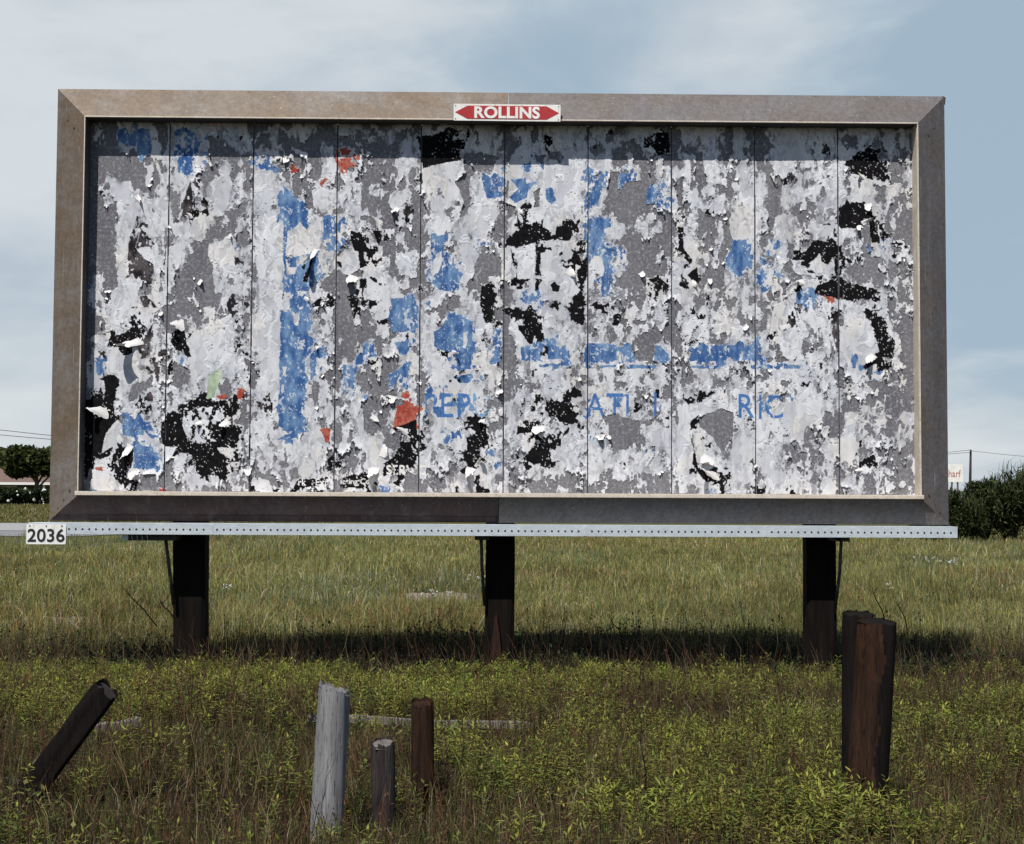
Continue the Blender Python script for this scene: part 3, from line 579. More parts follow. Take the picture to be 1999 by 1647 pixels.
REG = {'A1': (161, 240), 'A2': (488, 240), 'A3': (815, 240), 'A4': (1143, 240), 'A5': (1470, 240)}
for r, yy in (('B', 420), ('C', 600), ('D', 780)):
    for c in '12345': REG[r+c] = (REG['A'+c][0], yy)
CODE = {'.': (.035, 0, 0, 0, 0, 0), ',': (.22, 0, 0, 0, 0, 0), 'o': (.55, 0, 0, 0, 0, 0), 'w': (.89, 0, 0, 0, 0, 0), 'W': (.985, 0, 0, 0, 0, 0),
        'k': (1, 1, 0, 0, 0, 0), 'x': (.95, .5, 0, 0, 0, 0), 'b': (.97, 0, .95, 0, 0, 0), 'l': (.95, 0, .5, 0, 0, 0), 'r': (.97, 0, 0, .95, 0, 0),
        'd': (.9, 0, 0, 0, .92, 0), 'g': (.97, 0, 0, 0, 0, 1)}
def poster_fields():
    H, Wd = PHT, PWD
    cells = np.zeros((60, 120, 6))
    for rn, key in enumerate('ABCD'):
        for cn in range(5):
            for r, row in enumerate(GRID[key+str(cn+1)].split('|')):
                row = (row+',,,')[:24]
                for c, ch in enumerate(row): cells[rn*15+r, cn*24+c] = CODE[ch]
    yy, xx = np.mgrid[0:H, 0:Wd].astype(float)
    wx = (vnoise(H, Wd, 22, 15, 4, .6)-.5)*15; wy = (vnoise(H, Wd, 26, 15, 4, .6)-.5)*17
    gx = (xx+PX0+wx-161)/13.633-.5; gy = (yy+PY0+wy-240)/12-.5
    gx = np.clip(gx, 0, 118.999); gy = np.clip(gy, 0, 58.999)
    x0 = gx.astype(int); y0 = gy.astype(int); fx = (gx-x0)[..., None]; fy = (gy-y0)[..., None]
    fx = fx*fx*(3-2*fx); fy = fy*fy*(3-2*fy)
    F = (cells[y0, x0]*(1-fx)+cells[y0, x0+1]*fx)*(1-fy)+(cells[y0+1, x0]*(1-fx)+cells[y0+1, x0+1]*fx)*fy
    # outlines, with torn edges
    ex = (vnoise(H, Wd, 12, 9, 3, .55)-.5)*6; ey = (vnoise(H, Wd, 14, 9, 3, .55)-.5)*6
    SX = xx+PX0+ex; SY = yy+PY0+ey
    for line in POLY.split('\n'):
        reg, code, *pts = line.split(); ox, oy = REG[reg]
        P = np.array([[float(v) for v in p.split(',')] for p in pts])/6.113+np.array([ox, oy])
        ax = max(0, int(P[:, 0].min()-PX0-8)); bx = min(Wd, int(P[:, 0].max()-PX0+9)); ay = max(0, int(P[:, 1].min()-PY0-8)); by = min(H, int(P[:, 1].max()-PY0+9))
        if bx <= ax or by <= ay: continue
        X = SX[ay:by, ax:bx]; Y = SY[ay:by, ax:bx]; ins = np.zeros(X.shape, bool); n = len(P)
        for i in range(n):
            x1, y1 = P[i]; x2, y2 = P[(i+1) % n]
            if y1 == y2: continue
            ins ^= ((Y < y1) != (Y < y2)) & (X < (x2-x1)*(Y-y1)/(y2-y1)+x1)
        F[ay:by, ax:bx][ins] = [1.0 if v > .94 else v for v in CODE[code]]
    def swirl(a, d, sy, sx):
        iy = np.clip(yy+(vnoise(H, Wd, sy, sx, 3, .55)-.5)*d*1.6, 0, H-1).astype(int); ix = np.clip(xx+(vnoise(H, Wd, sy, sx, 3, .55)-.5)*d, 0, Wd-1).astype(int); return a[iy, ix]
    tears = equal(swirl(.55*vnoise(H, Wd, 46, 11, 2, .5)+.22*vnoise(H, Wd, 16, 6, 2, .5)+.23*vnoise(H, Wd, 80, 5, 2, .5), 38, 30, 22)); speck = equal(vnoise(H, Wd, 9, 5.5, 3, .7))
    tw = smoothstep(.18, .42, np.abs(F[..., 0]-.5)); n1 = equal(tears*(.5+.42*tw)+speck*(.5-.42*tw)); fine = speck
    n2 = equal(vnoise(H, Wd, 9, 7, 3, .6)); n3 = equal(vnoise(H, Wd, 6, 5, 3, .65))
    n4 = equal(vnoise(H, Wd, 26, 12, 3, .55)); sp = equal(vnoise(H, Wd, 3.2, 3.0, 2, .6))
    cov = np.clip(.5+(F[..., 0]-.5)*1.12, 0, 1)
    paper = n1 < cov; residue = n1 < cov+.03+.20*smoothstep(.22, .7, cov)
    patch = equal(vnoise(H, Wd, 60, 45, 3, .6))
    prick = (sp > .975) & (patch > .72)
    paper &= ~(prick & (F[..., 1] < .4) & (F[..., 0] > .5))                # pin-pricks through to the steel
    paper |= (sp < .03) & (F[..., 0] > .1) & (patch > .3)                    # flecks left behind
    col = np.zeros((H, Wd, 3))
    streak = equal(vnoise(H, Wd, 46, 6, 4, .6)); crease = vnoise(H, Wd, 14, 20, 4, .65)
    tone = .76+.17*patch+.09*streak+.16*(crease-.5)+.05*(n3-.5)
    wh = np.array([.625, .635, .665]); gr = np.array([.27, .275, .30])
    col[:] = wh*tone[..., None]
    warm = (equal(vnoise(H, Wd, 70, 50, 2, .5)) > .8)[..., None]; col *= np.where(warm, np.array([1.03, 1.0, .95]), 1)
    # worn paper: where little holds it to the steel it is thin and grey
    margin = np.clip(cov-n1, 0, 1); thin = smoothstep(.30, .0, margin)*smoothstep(.25, .75, .6*n3+.4*streak)
    rub = smoothstep(.62, .9, equal(.6*vnoise(H, Wd, 30, 16, 3, .6)+.4*fine))*.42*(F[..., 0] < .97)
    wear = np.clip(thin*.7+rub, 0, .85); col += wear[..., None]*(gr-col)
    only = residue & ~paper; col[only] = (np.array([.19, .19, .21])+np.array([.14, .145, .15])*(.55*n3+.45*streak)[..., None])[only]; residue |= paper
    # several sheets deep: where the top sheet has gone the one below is greyer and lies lower
    sheet = equal(swirl(.6*vnoise(H, Wd, 60, 22, 3, .6)+.4*vnoise(H, Wd, 18, 9, 2, .6), 40, 34, 26)) > .40
    col[~sheet & paper] *= np.array([.84, .85, .88]); edge2 = sheet & (blur(sheet.astype(float), 1) < .8); col[edge2 & paper] *= 1.09
    def lay(mask, c1, c2, t): mask = mask & paper; col[mask] = (np.array(c1)*(1-t[..., None])+np.array(c2)*t[..., None])[mask]
    rim = blur(paper.astype(float), 2) < .72
    blue = n2 < F[..., 2]; blue &= ~(rim & (n3 > .6)); lay(blue, (.030, .085, .235), (.17, .275, .43), np.clip(.75*n4+.3*streak+.2*n3-.15, 0, 1)**1.2)
    lay(blue & (sp > .95) & (patch > .4), (.42, .47, .53), (.5, .52, .56), n3); lay(blue & (equal(.5*tears+.5*n3) > .92), (.34, .40, .48), (.50, .53, .57), streak)
    red = n2 < F[..., 3]; lay(red, (.29, .045, .033), (.37, .13, .09), n3)
    dark = n2 < F[..., 4]; lay(dark, (.016, .014, .016), (.085, .075, .08), np.clip(n4*n4+.3*(n3-.5), 0, 1))
    green = n2 < F[..., 5]; lay(green, (.20, .27, .17), (.42, .50, .38), n4)
    blk = n2 < F[..., 1]; lay(blk, (.004, .004, .005), (.010, .009, .010), n3)
    lay(blk & (sp > .962) & (patch > .35), (.42, .42, .44), (.5, .5, .5), n3); lay(blk & rim & (n3 > .55), (.35, .35, .36), (.5, .5, .5), n3)
    # print: the letters still to be read on the sheets
    def letters(s, cx, cy, cap, color, bold=0, width=1.0, broken=.8, spacing=1.0):
        me = text_mesh(s, 1.0, bold, 0, spacing); me.calc_loop_triangles()
        v = np.array([p.co[:2] for p in me.vertices]); 
        hgt = np.ptp(v[:, 1]); v -= (v.min(0)+v.max(0))/2; k = cap/hgt; v = v*np.array([k*width, -k])+np.array([cx-PX0, cy-PY0])
        for t in me.loop_triangles:
            a, b, c = v[list(t.vertices)]
            ax, ay = np.floor(np.minimum(np.minimum(a, b), c)).astype(int); bx, by = np.ceil(np.maximum(np.maximum(a, b), c)).astype(int)+1
            ax, ay = max(ax, 0), max(ay, 0); Y, X = np.mgrid[ay:min(by, H), ax:min(bx, Wd)]
            e = lambda p, q: (q[0]-p[0])*(Y-p[1])-(q[1]-p[1])*(X-p[0])
            w0, w1, w2 = e(a, b), e(b, c), e(c, a)
            ins = ((w0 >= 0) & (w1 >= 0) & (w2 >= 0)) | ((w0 <= 0) & (w1 <= 0) & (w2 <= 0))
            ins &= n1[Y, X] < broken
            col[Y[ins], X[ins]] = np.array(color)*(1+.25*(n2[Y, X][ins][:, None]-.5))
            paper[Y[ins], X[ins]] |= n1[Y, X][ins] < .93
        bpy.data.meshes.remove(me)
    ink = (.06, .15, .36)
    for ch, x, y in (('R', 846, 791), ('E', 873, 791), ('P', 906, 791), ('U', 940, 791), ('A', 1162, 791), ('T', 1200, 791), ('I', 1225, 793), ('I', 1279, 790),
                     ('R', 1457, 792), ('I', 1484, 794), ('C', 1511, 794)):
        letters(ch, x, y, 46, ink if ch not in 'U' else (.16, .32, .5), .004, .84, .95 if x not in (873, 940, 1225) else .6)
    letters('SERVIC', 793, 917, 19, (.62, .62, .6), .028, 1.0, .92)
    for s, x, c in (('rk', 590, 12), ('Ext', 628, 13), ('inating Co', 690, 15)): letters(s, x, 941, c, (.6, .6, .6), .02, 1.0, .95)
    letters('ien  in', 1168, 859, 10, (.30, .45, .55), .0, 1.0, .75)
    # edges that lift off the steel
    pf = paper.astype(float); edge = pf*np.clip(1-blur(pf, 5), 0, 1)*2
    lift = np.clip(equal(vnoise(H, Wd, 44, 26, 3, .6))-.68, 0, 1)*3.0
    hgt = .0010+.0026*patch+.0020*sheet+.0003*n3+edge*lift*.018*np.clip(1.3-F[..., 1], .3, 1)
    hgt = np.where(paper, hgt, .0004+.0004*n3); return residue, col, hgt
paper, pcol, phgt = poster_fields()
yy, xx = np.mgrid[0:PHT, 0:PWD]
D = FW+RT*((xx+PX0-CX)/F_PX)[..., None]-UP*((yy+PY0-CY)/F_PX)[..., None]
PW = CAM+D*((0-CAM[1])/D[..., 1])[..., None]            # every sample on the poster plane
NP = 10; SEAM0, SEAM1 = at_y(161.5, 600, 0)[0], at_y(1799.5, 600, 0)[0]; PSW = (SEAM1-SEAM0)/NP; PX_L = SEAM0
def panel_x(i): return PX_L+PSW*i
def panel_mat():
    m, nt, b, o = nodes('zinc panel')
    f = tex_noise(nt, 2.6, 5, .6, (1, 1, .6), .4); g = tex_noise(nt, 38, 4, .7); h = tex_noise(nt, 9, 5, .7, (1, 1, .4), .5)
    c = ramp(nt, f, [(.3, (.10, .098, .115)), (.52, (.15, .15, .165)), (.75, (.205, .208, .218))])
    c = mixc(nt, ramp(nt, h, [(.52, (0, 0, 0)), (.75, (.6, .6, .6))]), c, (.085, .078, .090))
    q = tex_noise(nt, 110, 3, .6, (1, 1, .5)); c = mixc(nt, ramp(nt, q, [(.42, (.55, .55, .55)), (.60, (0, 0, 0))]), c, (.095, .09, .102)); c = mixc(nt, ramp(nt, g, [(.50, (0, 0, 0)), (.66, (.75, .75, .75))]), c, (.31, .315, .335))
    nt.links.new(c, b.inputs['Base Color']); b.inputs['Roughness'].default_value = .75; b.inputs['Metallic'].default_value = .0; b.inputs['Specular IOR Level'].default_value = .12
    bump(nt, b, g, .2, .003); return m
M_PANEL = panel_mat(); M_PAPER = vcol('torn poster paper', .9, .0, .06)
pz0, pz1 = IZB-.03, IZT+.02
panels = []
for i in range(NP):
    x0, x1 = panel_x(i), panel_x(i+1); bm = bmesh.new()
    bm_box(bm, ((x0+x1)/2, .010, (pz0+pz1)/2), (x1-x0-.006, .02, pz1-pz0), .003)
    panels.append(from_bm('panel', bm, M_PANEL, board))
boxpart('backing', PX_L+.02, panel_x(NP)-.02, .022, .06, pz0+.02, pz1-.02, M_TARRED)
def build_paper():
    Px, Pz = PW[..., 0], PW[..., 2]
    ok = (Px > XL+RW+.004) & (Px < XR-RW-.004) & (Pz > IZB+.001) & (Pz < IZT)
    seam = (Px-PX_L)/PSW; d = np.abs(seam-np.round(seam))*PSW
    pap = paper & ok & (d > .0035)
    idx = np.clip(seam.astype(int), 0, NP-1)
    q = pap[:-1, :-1] & pap[1:, :-1] & pap[:-1, 1:] & pap[1:, 1:]
    for i in range(NP):
        r, c = np.nonzero(q & (idx[:-1, :-1] == i)); v = np.stack([r*PWD+c, (r+1)*PWD+c, (r+1)*PWD+c+1, r*PWD+c+1], 1)
        u, inv = np.unique(v, return_inverse=True); fa = inv.reshape(-1, 4)
        P = PW.reshape(-1, 3)[u].copy(); P[:, 1] = -phgt.ravel()[u]
        me = np_mesh('torn_paper', P, fa, 4, pcol.reshape(-1, 3)[u], True)
        link('torn_paper', me, M_PAPER, panels[i])
build_paper()
# ---- flaps of paper that have come away and curl (square, x, y, length, width in picture px, direction, front tone)
FLAPS = """A1 650,860 26 9 58 w|A1 1690,255 9 7 20 w|B1 1745,235 15 8 48 w|B1 1320,20 18 10 200 w|C1 1215,205 32 22 172 w|C1 720,395 70 15 162 w|D1 330,165 44 22 188 w|D1 1755,250 24 16 140 w
D1 1440,260 16 12 150 w|D1 580,540 34 14 118 w|B2 800,400 55 9 122 w|B2 640,980 20 8 30 w|B2 1240,720 24 24 110 w|D2 1560,600 24 24 20 w|D2 1480,800 30 24 100 w|D2 1900,400 26 13 200 w
D3 810,240 15 13 150 w|D3 640,810 30 18 105 w|D3 1450,300 22 28 100 w|D3 690,800 34 5 300 w|D4 1480,680 28 30 125 w|D4 1300,500 24 10 240 w|A5 1370,960 22 16 80 w|B5 620,790 30 12 168 w
B5 1300,100 22 10 330 w|C5 1440,560 30 17 128 w|C4 600,520 26 12 245 w|C4 690,655 16 6 0 w|B4 1260,800 18 12 30 w|A4 800,310 18 16 150 w|A2 1750,1000 20 15 110 w|B2 1560,110 24 14 215 w
C2 800,460 12 7 80 w|C3 400,530 20 8 10 w|D1 600,850 22 26 70 w|D5 1330,830 24 8 170 w|B3 1790,650 22 16 35 w|A3 1180,1020 26 8 40 w|D4 1600,930 50 14 200 w|A5 1350,660 26 9 200 w"""
def build_flaps():
    for t in FLAPS.replace('\n', '|').split('|'):
        reg, xy, L, Wd, ang, tone = t.split(); ox, oy = REG[reg]; zx, zy = map(float, xy.split(','))
        c = at_y(ox+zx/6.113, oy+zy/6.113, 0); s = 1/229.0; L = float(L)*s; Wd = float(Wd)*s; a = math.radians(float(ang))
        dx, dz = math.cos(a), -math.sin(a); nx, nz = -dz, dx
        bm = bmesh.new(); n, m = 9, 6; rows = []; turn = random.uniform(1.7, 2.6); 
        for i in range(n+1):
            t_ = i/n; th = turn*t_; rad = L/turn
            al = math.sin(th)*rad+.25*L*t_; out = .004+(1-math.cos(th))*rad*.8
            w = Wd*(1-.72*t_**1.6)
            row = []
            for j in range(m+1):
                q = (j/m-.5); jit = random.uniform(-.09, .09)*Wd*(i in (0, n) or j in (0, m))
                skew = .35*q*t_*L
                row.append(bm.verts.new((c[0]+dx*(al-skew)+nx*(q*w+jit), -out-.012*math.sin(q*5+t_*3)*t_, c[2]+dz*(al-skew)+nz*(q*w+jit))))
            rows.append(row)
        for A, B in zip(rows, rows[1:]):
            for j in range(m): bm.faces.new((A[j], B[j], B[j+1], A[j+1]))
        k = int(np.clip((c[0]-PX_L)/PSW, 0, NP-1)); f = from_bm('paper_flap', bm, M_FLAP, panels[k], True)
M_FLAP = mottled('curled paper', (.58, .57, .57), (.72, .71, .69), 12, (1, 1, 1), .85, 0, (.42, .41, .40), 90)
build_flaps()
def small_curls():
    e = paper & ~np.roll(paper, -3, 0); e[:20] = False; e[-40:] = False; e[:, :40] = False; e[:, -40:] = False
    r, c = np.nonzero(e & (phgt > .003)); k = rng.choice(len(r), 120, replace=False); by = [bmesh.new() for _ in range(NP)]
    for i in k:
        P = PW[r[i], c[i]]; L = rng.uniform(.010, .045)*(1 if rng.random() < .75 else 2.1); Wd = L*rng.uniform(.4, 1.1); a = rng.normal(1.45, .55); turn = rng.uniform(.7, 2.4)
        p = int(np.clip((P[0]-PX_L)/PSW, 0, NP-1))
        if P[0] < XL+RW+.05 or P[0] > XR-RW-.05: continue
        bm = by[p]; dx, dz = math.cos(a), -math.sin(a); nx, nz = -dz, dx; rows = []
        for j in range(6):
            t = j/5; th = turn*t; al = math.sin(th)*L/turn-.25*L; out = .003+(1-math.cos(th))*L/turn*.9; w = Wd*(1-.8*t**1.4)*(1+.2*math.sin(t*9+i))
            rows.append([bm.verts.new((P[0]+dx*al+nx*w*q, -out-.004*q*t, P[2]+dz*al+nz*w*q)) for q in (-.5, -.15, .2, .5)])
        for A, B in zip(rows, rows[1:]):
            for q in range(3): bm.faces.new((A[q], B[q], B[q+1], A[q+1])).smooth = True
    for p, bm in enumerate(by): o = from_bm('paper_curls', bm, M_FLAP, panels[p]); o['kind'] = 'stuff'
small_curls()
# ---- what carries the board: strip, posts, brackets, rods
STRIP_L = at_y(55, 1028, -.26)[0]; STRIP_R = at_y(1869, 1033, -.26)[0]
def perforated_strip():
    bm = bmesh.new(); yf, zt = -.26, ZB-.012; h = .094
    bm_box(bm, ((STRIP_L+STRIP_R)/2, yf, zt-h/2), (STRIP_R-STRIP_L, .006, h), .001)
    bm_box(bm, ((STRIP_L+STRIP_R)/2, yf+.13, zt-.003), (STRIP_R-STRIP_L, .252, .006), .001)
    x = STRIP_L+.06; 
    while x < STRIP_R-.02:
        bm_tube(bm, [(x, yf-.0045, zt-.052), (x, yf+.0045, zt-.052)], .0085, 10, mat=1); x += .0555
    for X in (-2.4, 0.7, 2.2): bm_box(bm, (X, yf-.004, zt-.05), (.03, .004, .085), .001)
    o = from_bm('perforated_strip', bm, [M_GALV, M_HOLE], board)
perforated_strip()
def post(px, w, lean):
    top = at_y(px, 1040, .14); x = top[0]; bot = at_y(px+lean, 1310, .14); hw = w/2
    bm = bmesh.new(); rows = []
    for i in range(15):
        t = i/14; z = -.5+(ZT-.25+.5)*t; cx = bot[0]+(x-bot[0])*min(1, (z-bot[2])/(top[2]-bot[2])) if z > bot[2] else bot[0]
        k = 1+.02*math.sin(i*1.7+px); ch = .03
        pts = [(-hw+ch, -hw), (hw-ch, -hw), (hw, -hw+ch), (hw, hw-ch), (hw-ch, hw), (-hw+ch, hw), (-hw, hw-ch), (-hw, -hw+ch)]
        rows.append([bm.verts.new((cx+a*k+random.uniform(-.003, .003), .14+.02+b*k*.8, z)) for a, b in pts])
    for A, B in zip(rows, rows[1:]):
        for j in range(8): bm.faces.new((A[j], A[(j+1) % 8], B[(j+1) % 8], B[j]))
    bm.faces.new(rows[-1]); from_bm('post', bm, M_TARRED, board)
post(372, .272, 0); post(977, .248, -3); post(1600, .254, 2)
def rod(a, b, ya, yb, r=.012, mid=None):
    bm = bmesh.new(); A = at_y(*a, ya); B = at_y(*b, yb); M_ = (A+B)/2
    if mid: M_ = M_+np.array(mid)
    bm_tube(bm, [A, M_, B], r, 8); from_bm('brace_rod', bm, M_IRON, board)
rod((322, 1040), (339, 1180), -.1, .0, .015); rod((939, 1040), (946, 1182), -.1, .03, .015, (-.006, 0, 0)); rod((1643, 1040), (1630, 1192), -.1, .03, .014, (.012, 0, 0))
def bracket(x0, x1, ytop, ybot, yy):
    A = at_y(x0, ytop, yy); B = at_y(x1, ybot, yy)
    boxpart('bracket', A[0], B[0], yy-.02, yy+.25, B[2], A[2], M_IRON, .004)
bracket(246, 345, 1036, 1055, -.16); bracket(927, 955, 1036, 1054, -.16); bracket(1624, 1632, 1036, 1056, -.16); bracket(1640, 1658, 1036, 1057, -.16)
A = at_y(239, 1036, -.2); B = at_y(250, 1054, -.2); boxpart('bracket_plate', A[0], B[0], -.205, -.19, B[2], A[2], M_GALV, .001)
for k in range(4):
    A = at_y(256+k*10, 1037, -.19); bm = bmesh.new(); bm_tube(bm, [A, A+np.array([.012, 0, -.075])], .004, 6); from_bm('hanger_pin', bm, M_GALV, board)

# ---- the two signs the board carries
def plate(bm, w, h, t, r, mat=0):
    pts = []
    for (sx, sz, a0) in ((1, 1, 0), (-1, 1, 90), (-1, -1, 180), (1, -1, 270)):
        for k in range(5):
            a = math.radians(a0+k*22.5); pts.append((sx*(w/2-r)+r*math.cos(a), 0, sz*(h/2-r)+r*math.sin(a)))
    prism(bm, pts, (0, t, 0), mat)
def put_text(s, width, height, y, mat, name, parent, bold=.02, z=0):
    me = text_mesh(s, 1.0, bold, .002, 1.02); v = np.array([p.co[:] for p in me.vertices]); v -= (v.min(0)+v.max(0))/2
    kx, kz_ = width/np.ptp(v[:, 0]), height/np.ptp(v[:, 1])
    for p, q in zip(me.vertices, v): p.co = (q[0]*kx, y-q[2]*.6, q[1]*kz_+z)
    return link(name, me, mat, parent)
c = at_y(990, 219.5, YL-.03)
ns = empty('name_sign', c); ns.rotation_euler = (0, math.radians(.15), 0)
tag(ns, 'white enamel name plate with red double arrow reading ROLLINS on the top rail', 'sign')
bm = bmesh.new(); plate(bm, .905, .143, .008, .004); from_bm('plate', bm, M_WHITE, ns)
bm = bmesh.new(); prism(bm, [(-.44, -.002, 0), (-.335, -.002, .057), (.335, -.002, .057), (.44, -.002, 0), (.335, -.002, -.057), (-.335, -.002, -.057)], (0, .004, 0)); from_bm('arrow', bm, M_RED, ns)
put_text('ROLLINS', .555, .103, -.0035, M_WHITE, 'lettering', ns, .034)
for sx in (-1, 1):
    for sz in (-1, 1):
        bm = bmesh.new(); bm_tube(bm, [(sx*.436, -.004, sz*.056), (sx*.436, .01, sz*.056)], .004, 8); from_bm('screw', bm, M_IRON, ns)
bm = bmesh.new(); bm_box(bm, (0, .015, .02), (.7, .022, .05)); from_bm('mounting_bar', bm, M_GALV, ns)
c = at_y(90, 1042.5, -.272)
nb = empty('number_sign', c); tag(nb, 'small white number plate reading 2036 hanging from left end of the perforated strip', 'sign')
bm = bmesh.new(); plate(bm, .325, .165, .006, .012); from_bm('plate', bm, M_WHITE, nb)
put_text('2036', .305, .108, -.003, M_BLACK, 'lettering', nb, .012, -.008)
for X in (-.135, 0, .13):
    bm = bmesh.new(); bm_tube(bm, [(X, -.004, .068), (X, .01, .068)], .0055, 8); from_bm('bolt', bm, M_IRON, nb)
# ------------------------------------------------------------------ old fence posts and boards in front
def wood_mat(name, c1, c2, c3, scale=7):
    m, nt, b, o = nodes(name)
    f = tex_noise(nt, scale, 6, .65, (5, 5, .35), .4); g = tex_noise(nt, 40, 4, .7, (6, 6, .25)); h = tex_noise(nt, 3.2, 4, .6, (1.6, 1.6, .7), .3)
    c = ramp(nt, f, [(.3, c1), (.7, c2)]); c = mixc(nt, ramp(nt, h, [(.5, (0, 0, 0)), (.68, (.85, .85, .85))]), c, c3)
    c = mixc(nt, ramp(nt, g, [(.56, (0, 0, 0)), (.64, (.9, .9, .9))]), c, tuple(x*.2 for x in c1))
    nt.links.new(c, b.inputs['Base Color']); b.inputs['Roughness'].default_value = .85; b.inputs['Specular IOR Level'].default_value = .04
    bump(nt, b, g, .7, .006); return m
M_WGREY = wood_mat('silvered wood', (.13, .125, .13), (.27, .27, .275), (.18, .165, .17))
M_WDARK = wood_mat('dark weathered wood', (.020, .017, .017), (.055, .047, .046), (.03, .024, .022))
M_WBROWN = wood_mat('brown creosoted wood', (.012, .008, .006), (.045, .024, .016), (.095, .040, .018))
M_WTAR_SHADE = wood_mat('black creosoted wood and post shade', (.006, .005, .005), (.015, .012, .011), (.010, .008, .007))  # black posts and branches; also the painted shaded side of the brown post
M_WRAIL = wood_mat('bleached board', (.12, .11, .10), (.23, .21, .20), (.15, .13, .115))
M_END = mottled('cut end grain', (.06, .054, .05), (.13, .118, .11), 30, (1, 1, 1), .9)
def wood_post(name, px0, px1, ytop, dx_bot, ybase, Y, mat, label, top_tilt=(0, 0), end=M_END, group=None, rough=.05, taper=1.0, shade_mat=None, sq=0, jag=.012):
    """px0..px1 the top's edges, ybase where it leaves the ground, Y the distance"""
    A = at_y(px0, ytop, Y); B = at_y(px1, ytop, Y); r = (B[0]-A[0])/2; top = (A+B)/2
    bot = at_y((px0+px1)/2+dx_bot, ybase, Y); d = Vector(top-bot); d_n = d.normalized()
    root = empty(name, (bot[0], Y, terrain(bot[0], Y))); tag(root, label, 'post', group)
    bm = bmesh.new(); n = 26; seg = 72; rows = []; base = Vector(bot)-d_n*.3; L = (Vector(top)-base).length
    ph = [random.uniform(0, 6) for _ in range(4)]; crack = [random.uniform(math.pi, 2*math.pi) for _ in range(5)]+[random.uniform(0, math.pi) for _ in range(2)]
    ax = Vector((1, 0, 0)) - d_n*d_n.x; ax.normalize(); ay = d_n.cross(ax)
    for i in range(n+1):
        t = i/n; row = []
        for j in range(seg):
            a = 2*math.pi*j/seg; k = 1+rough*math.sin(2*a+ph[0]+t*1.2)+rough*.7*math.sin(3*a+ph[1]-t*2)+rough*.4*math.sin(5*a+ph[2]+t*5)
            if sq: k *= (1-sq)+sq*1.12/max(abs(math.cos(a)), abs(math.sin(a)))**.9*.88
            k += .010*math.sin(7*a+ph[3]+t*2)*math.sin(3*a+t*5)
            for cr in crack:
                da = abs((a-cr-.25*math.sin(t*4+cr)+math.pi) % (2*math.pi)-math.pi)
                if da < .09: k -= .22*(1-da/.09)*(.2+.8*t)*max(0, math.sin(cr*3+t*2.2))
            k *= taper+(1-taper)*t
            if i == n: k *= .965
            p = base+d_n*(L*t)+(ax*math.cos(a)+ay*math.sin(a))*(r*k)
            if t > .7: p += d_n*((math.cos(a)*top_tilt[0]+math.sin(a)*top_tilt[1])*r*(t-.7)/.3 + (random.uniform(-.006, .004)+jag*math.sin(2*a+ph[2])*math.sin(3*a+ph[0])+.5*jag*math.sin(9*a+ph[1])*(math.sin(2*a) > 0))*(i == n))
            row.append(bm.verts.new(p-Vector(root.location)))
        rows.append(row)
    for A_, B_ in zip(rows, rows[1:]):
        for j in range(seg):
            f = bm.faces.new((A_[j], A_[(j+1) % seg], B_[(j+1) % seg], B_[j])); f.smooth = True
            if shade_mat: f.material_index = int(math.cos(2*math.pi*j/seg) > .12+.12*math.sin(len(bm.faces)/seg*.9)+random.uniform(-.05, .05))  # right-hand faces painted black, as the side turned from the sun
    from_bm('shaft', bm, [mat, shade_mat] if shade_mat else mat, root)
    bm = bmesh.new(); vs = [bm.verts.new(v) for v in [(Vector(top)-d_n*(.004+jag*.8)+(ax*math.cos(2*math.pi*j/seg)+ay*math.sin(2*math.pi*j/seg))*r*.97*(1+random.uniform(-.03, .03))+d_n*(math.cos(2*math.pi*j/seg)*top_tilt[0]+math.sin(2*math.pi*j/seg)*top_tilt[1])*r)-Vector(root.location) for j in range(seg)]]
    c_ = bm.verts.new(Vector(top)-d_n*jag-Vector(root.location))
    for j in range(seg): bm.faces.new((vs[j], vs[(j+1) % seg], c_))
    from_bm('cut_top', bm, end, root); return root
Yd = lambda ybase: CAM[1]+4280/(ybase-972.6)
PG = 'old wooden posts in the foreground weeds'
wood_post('wooden_post', 621, 686, 1341, -17, 1618, Yd(1618), M_WGREY, 'thick silver grey weathered post with vertical cracks, leaning slightly left', (-.28, 0), M_WGREY, PG, taper=1.03)
wood_post('wooden_post', 725, 770, 1447, 2, 1602, Yd(1602), M_WDARK, 'short dark grey post stump between the silver post and the brown post', (.05, .3), M_END, PG)
wood_post('wooden_post', 803, 846, 1369, 0, 1558, Yd(1558), M_WBROWN, 'slim dark brown upright post just right of the short stump', (0, .2), M_WBROWN, PG)
wood_post('wooden_post', 1674, 1750, 1211, -24, 1602, Yd(1602), M_WBROWN, 'tall thick reddish brown post standing alone at the right', (.02, .12), M_WTAR_SHADE, PG, shade_mat=M_WTAR_SHADE, jag=.004)
wood_post('wooden_post', 1645, 1708, 1197, -3, 1560, Yd(1560), M_WTAR_SHADE, 'black post standing close behind the tall reddish brown post', (0, .15), M_WTAR_SHADE, PG, jag=.004)
wood_post('wooden_post', 184, 235, 1344, -176, 1578, Yd(1578), M_WTAR_SHADE, 'black post leaning steeply to the right over the weeds at far left', (-.1, .15), M_WDARK, PG, sq=.9)
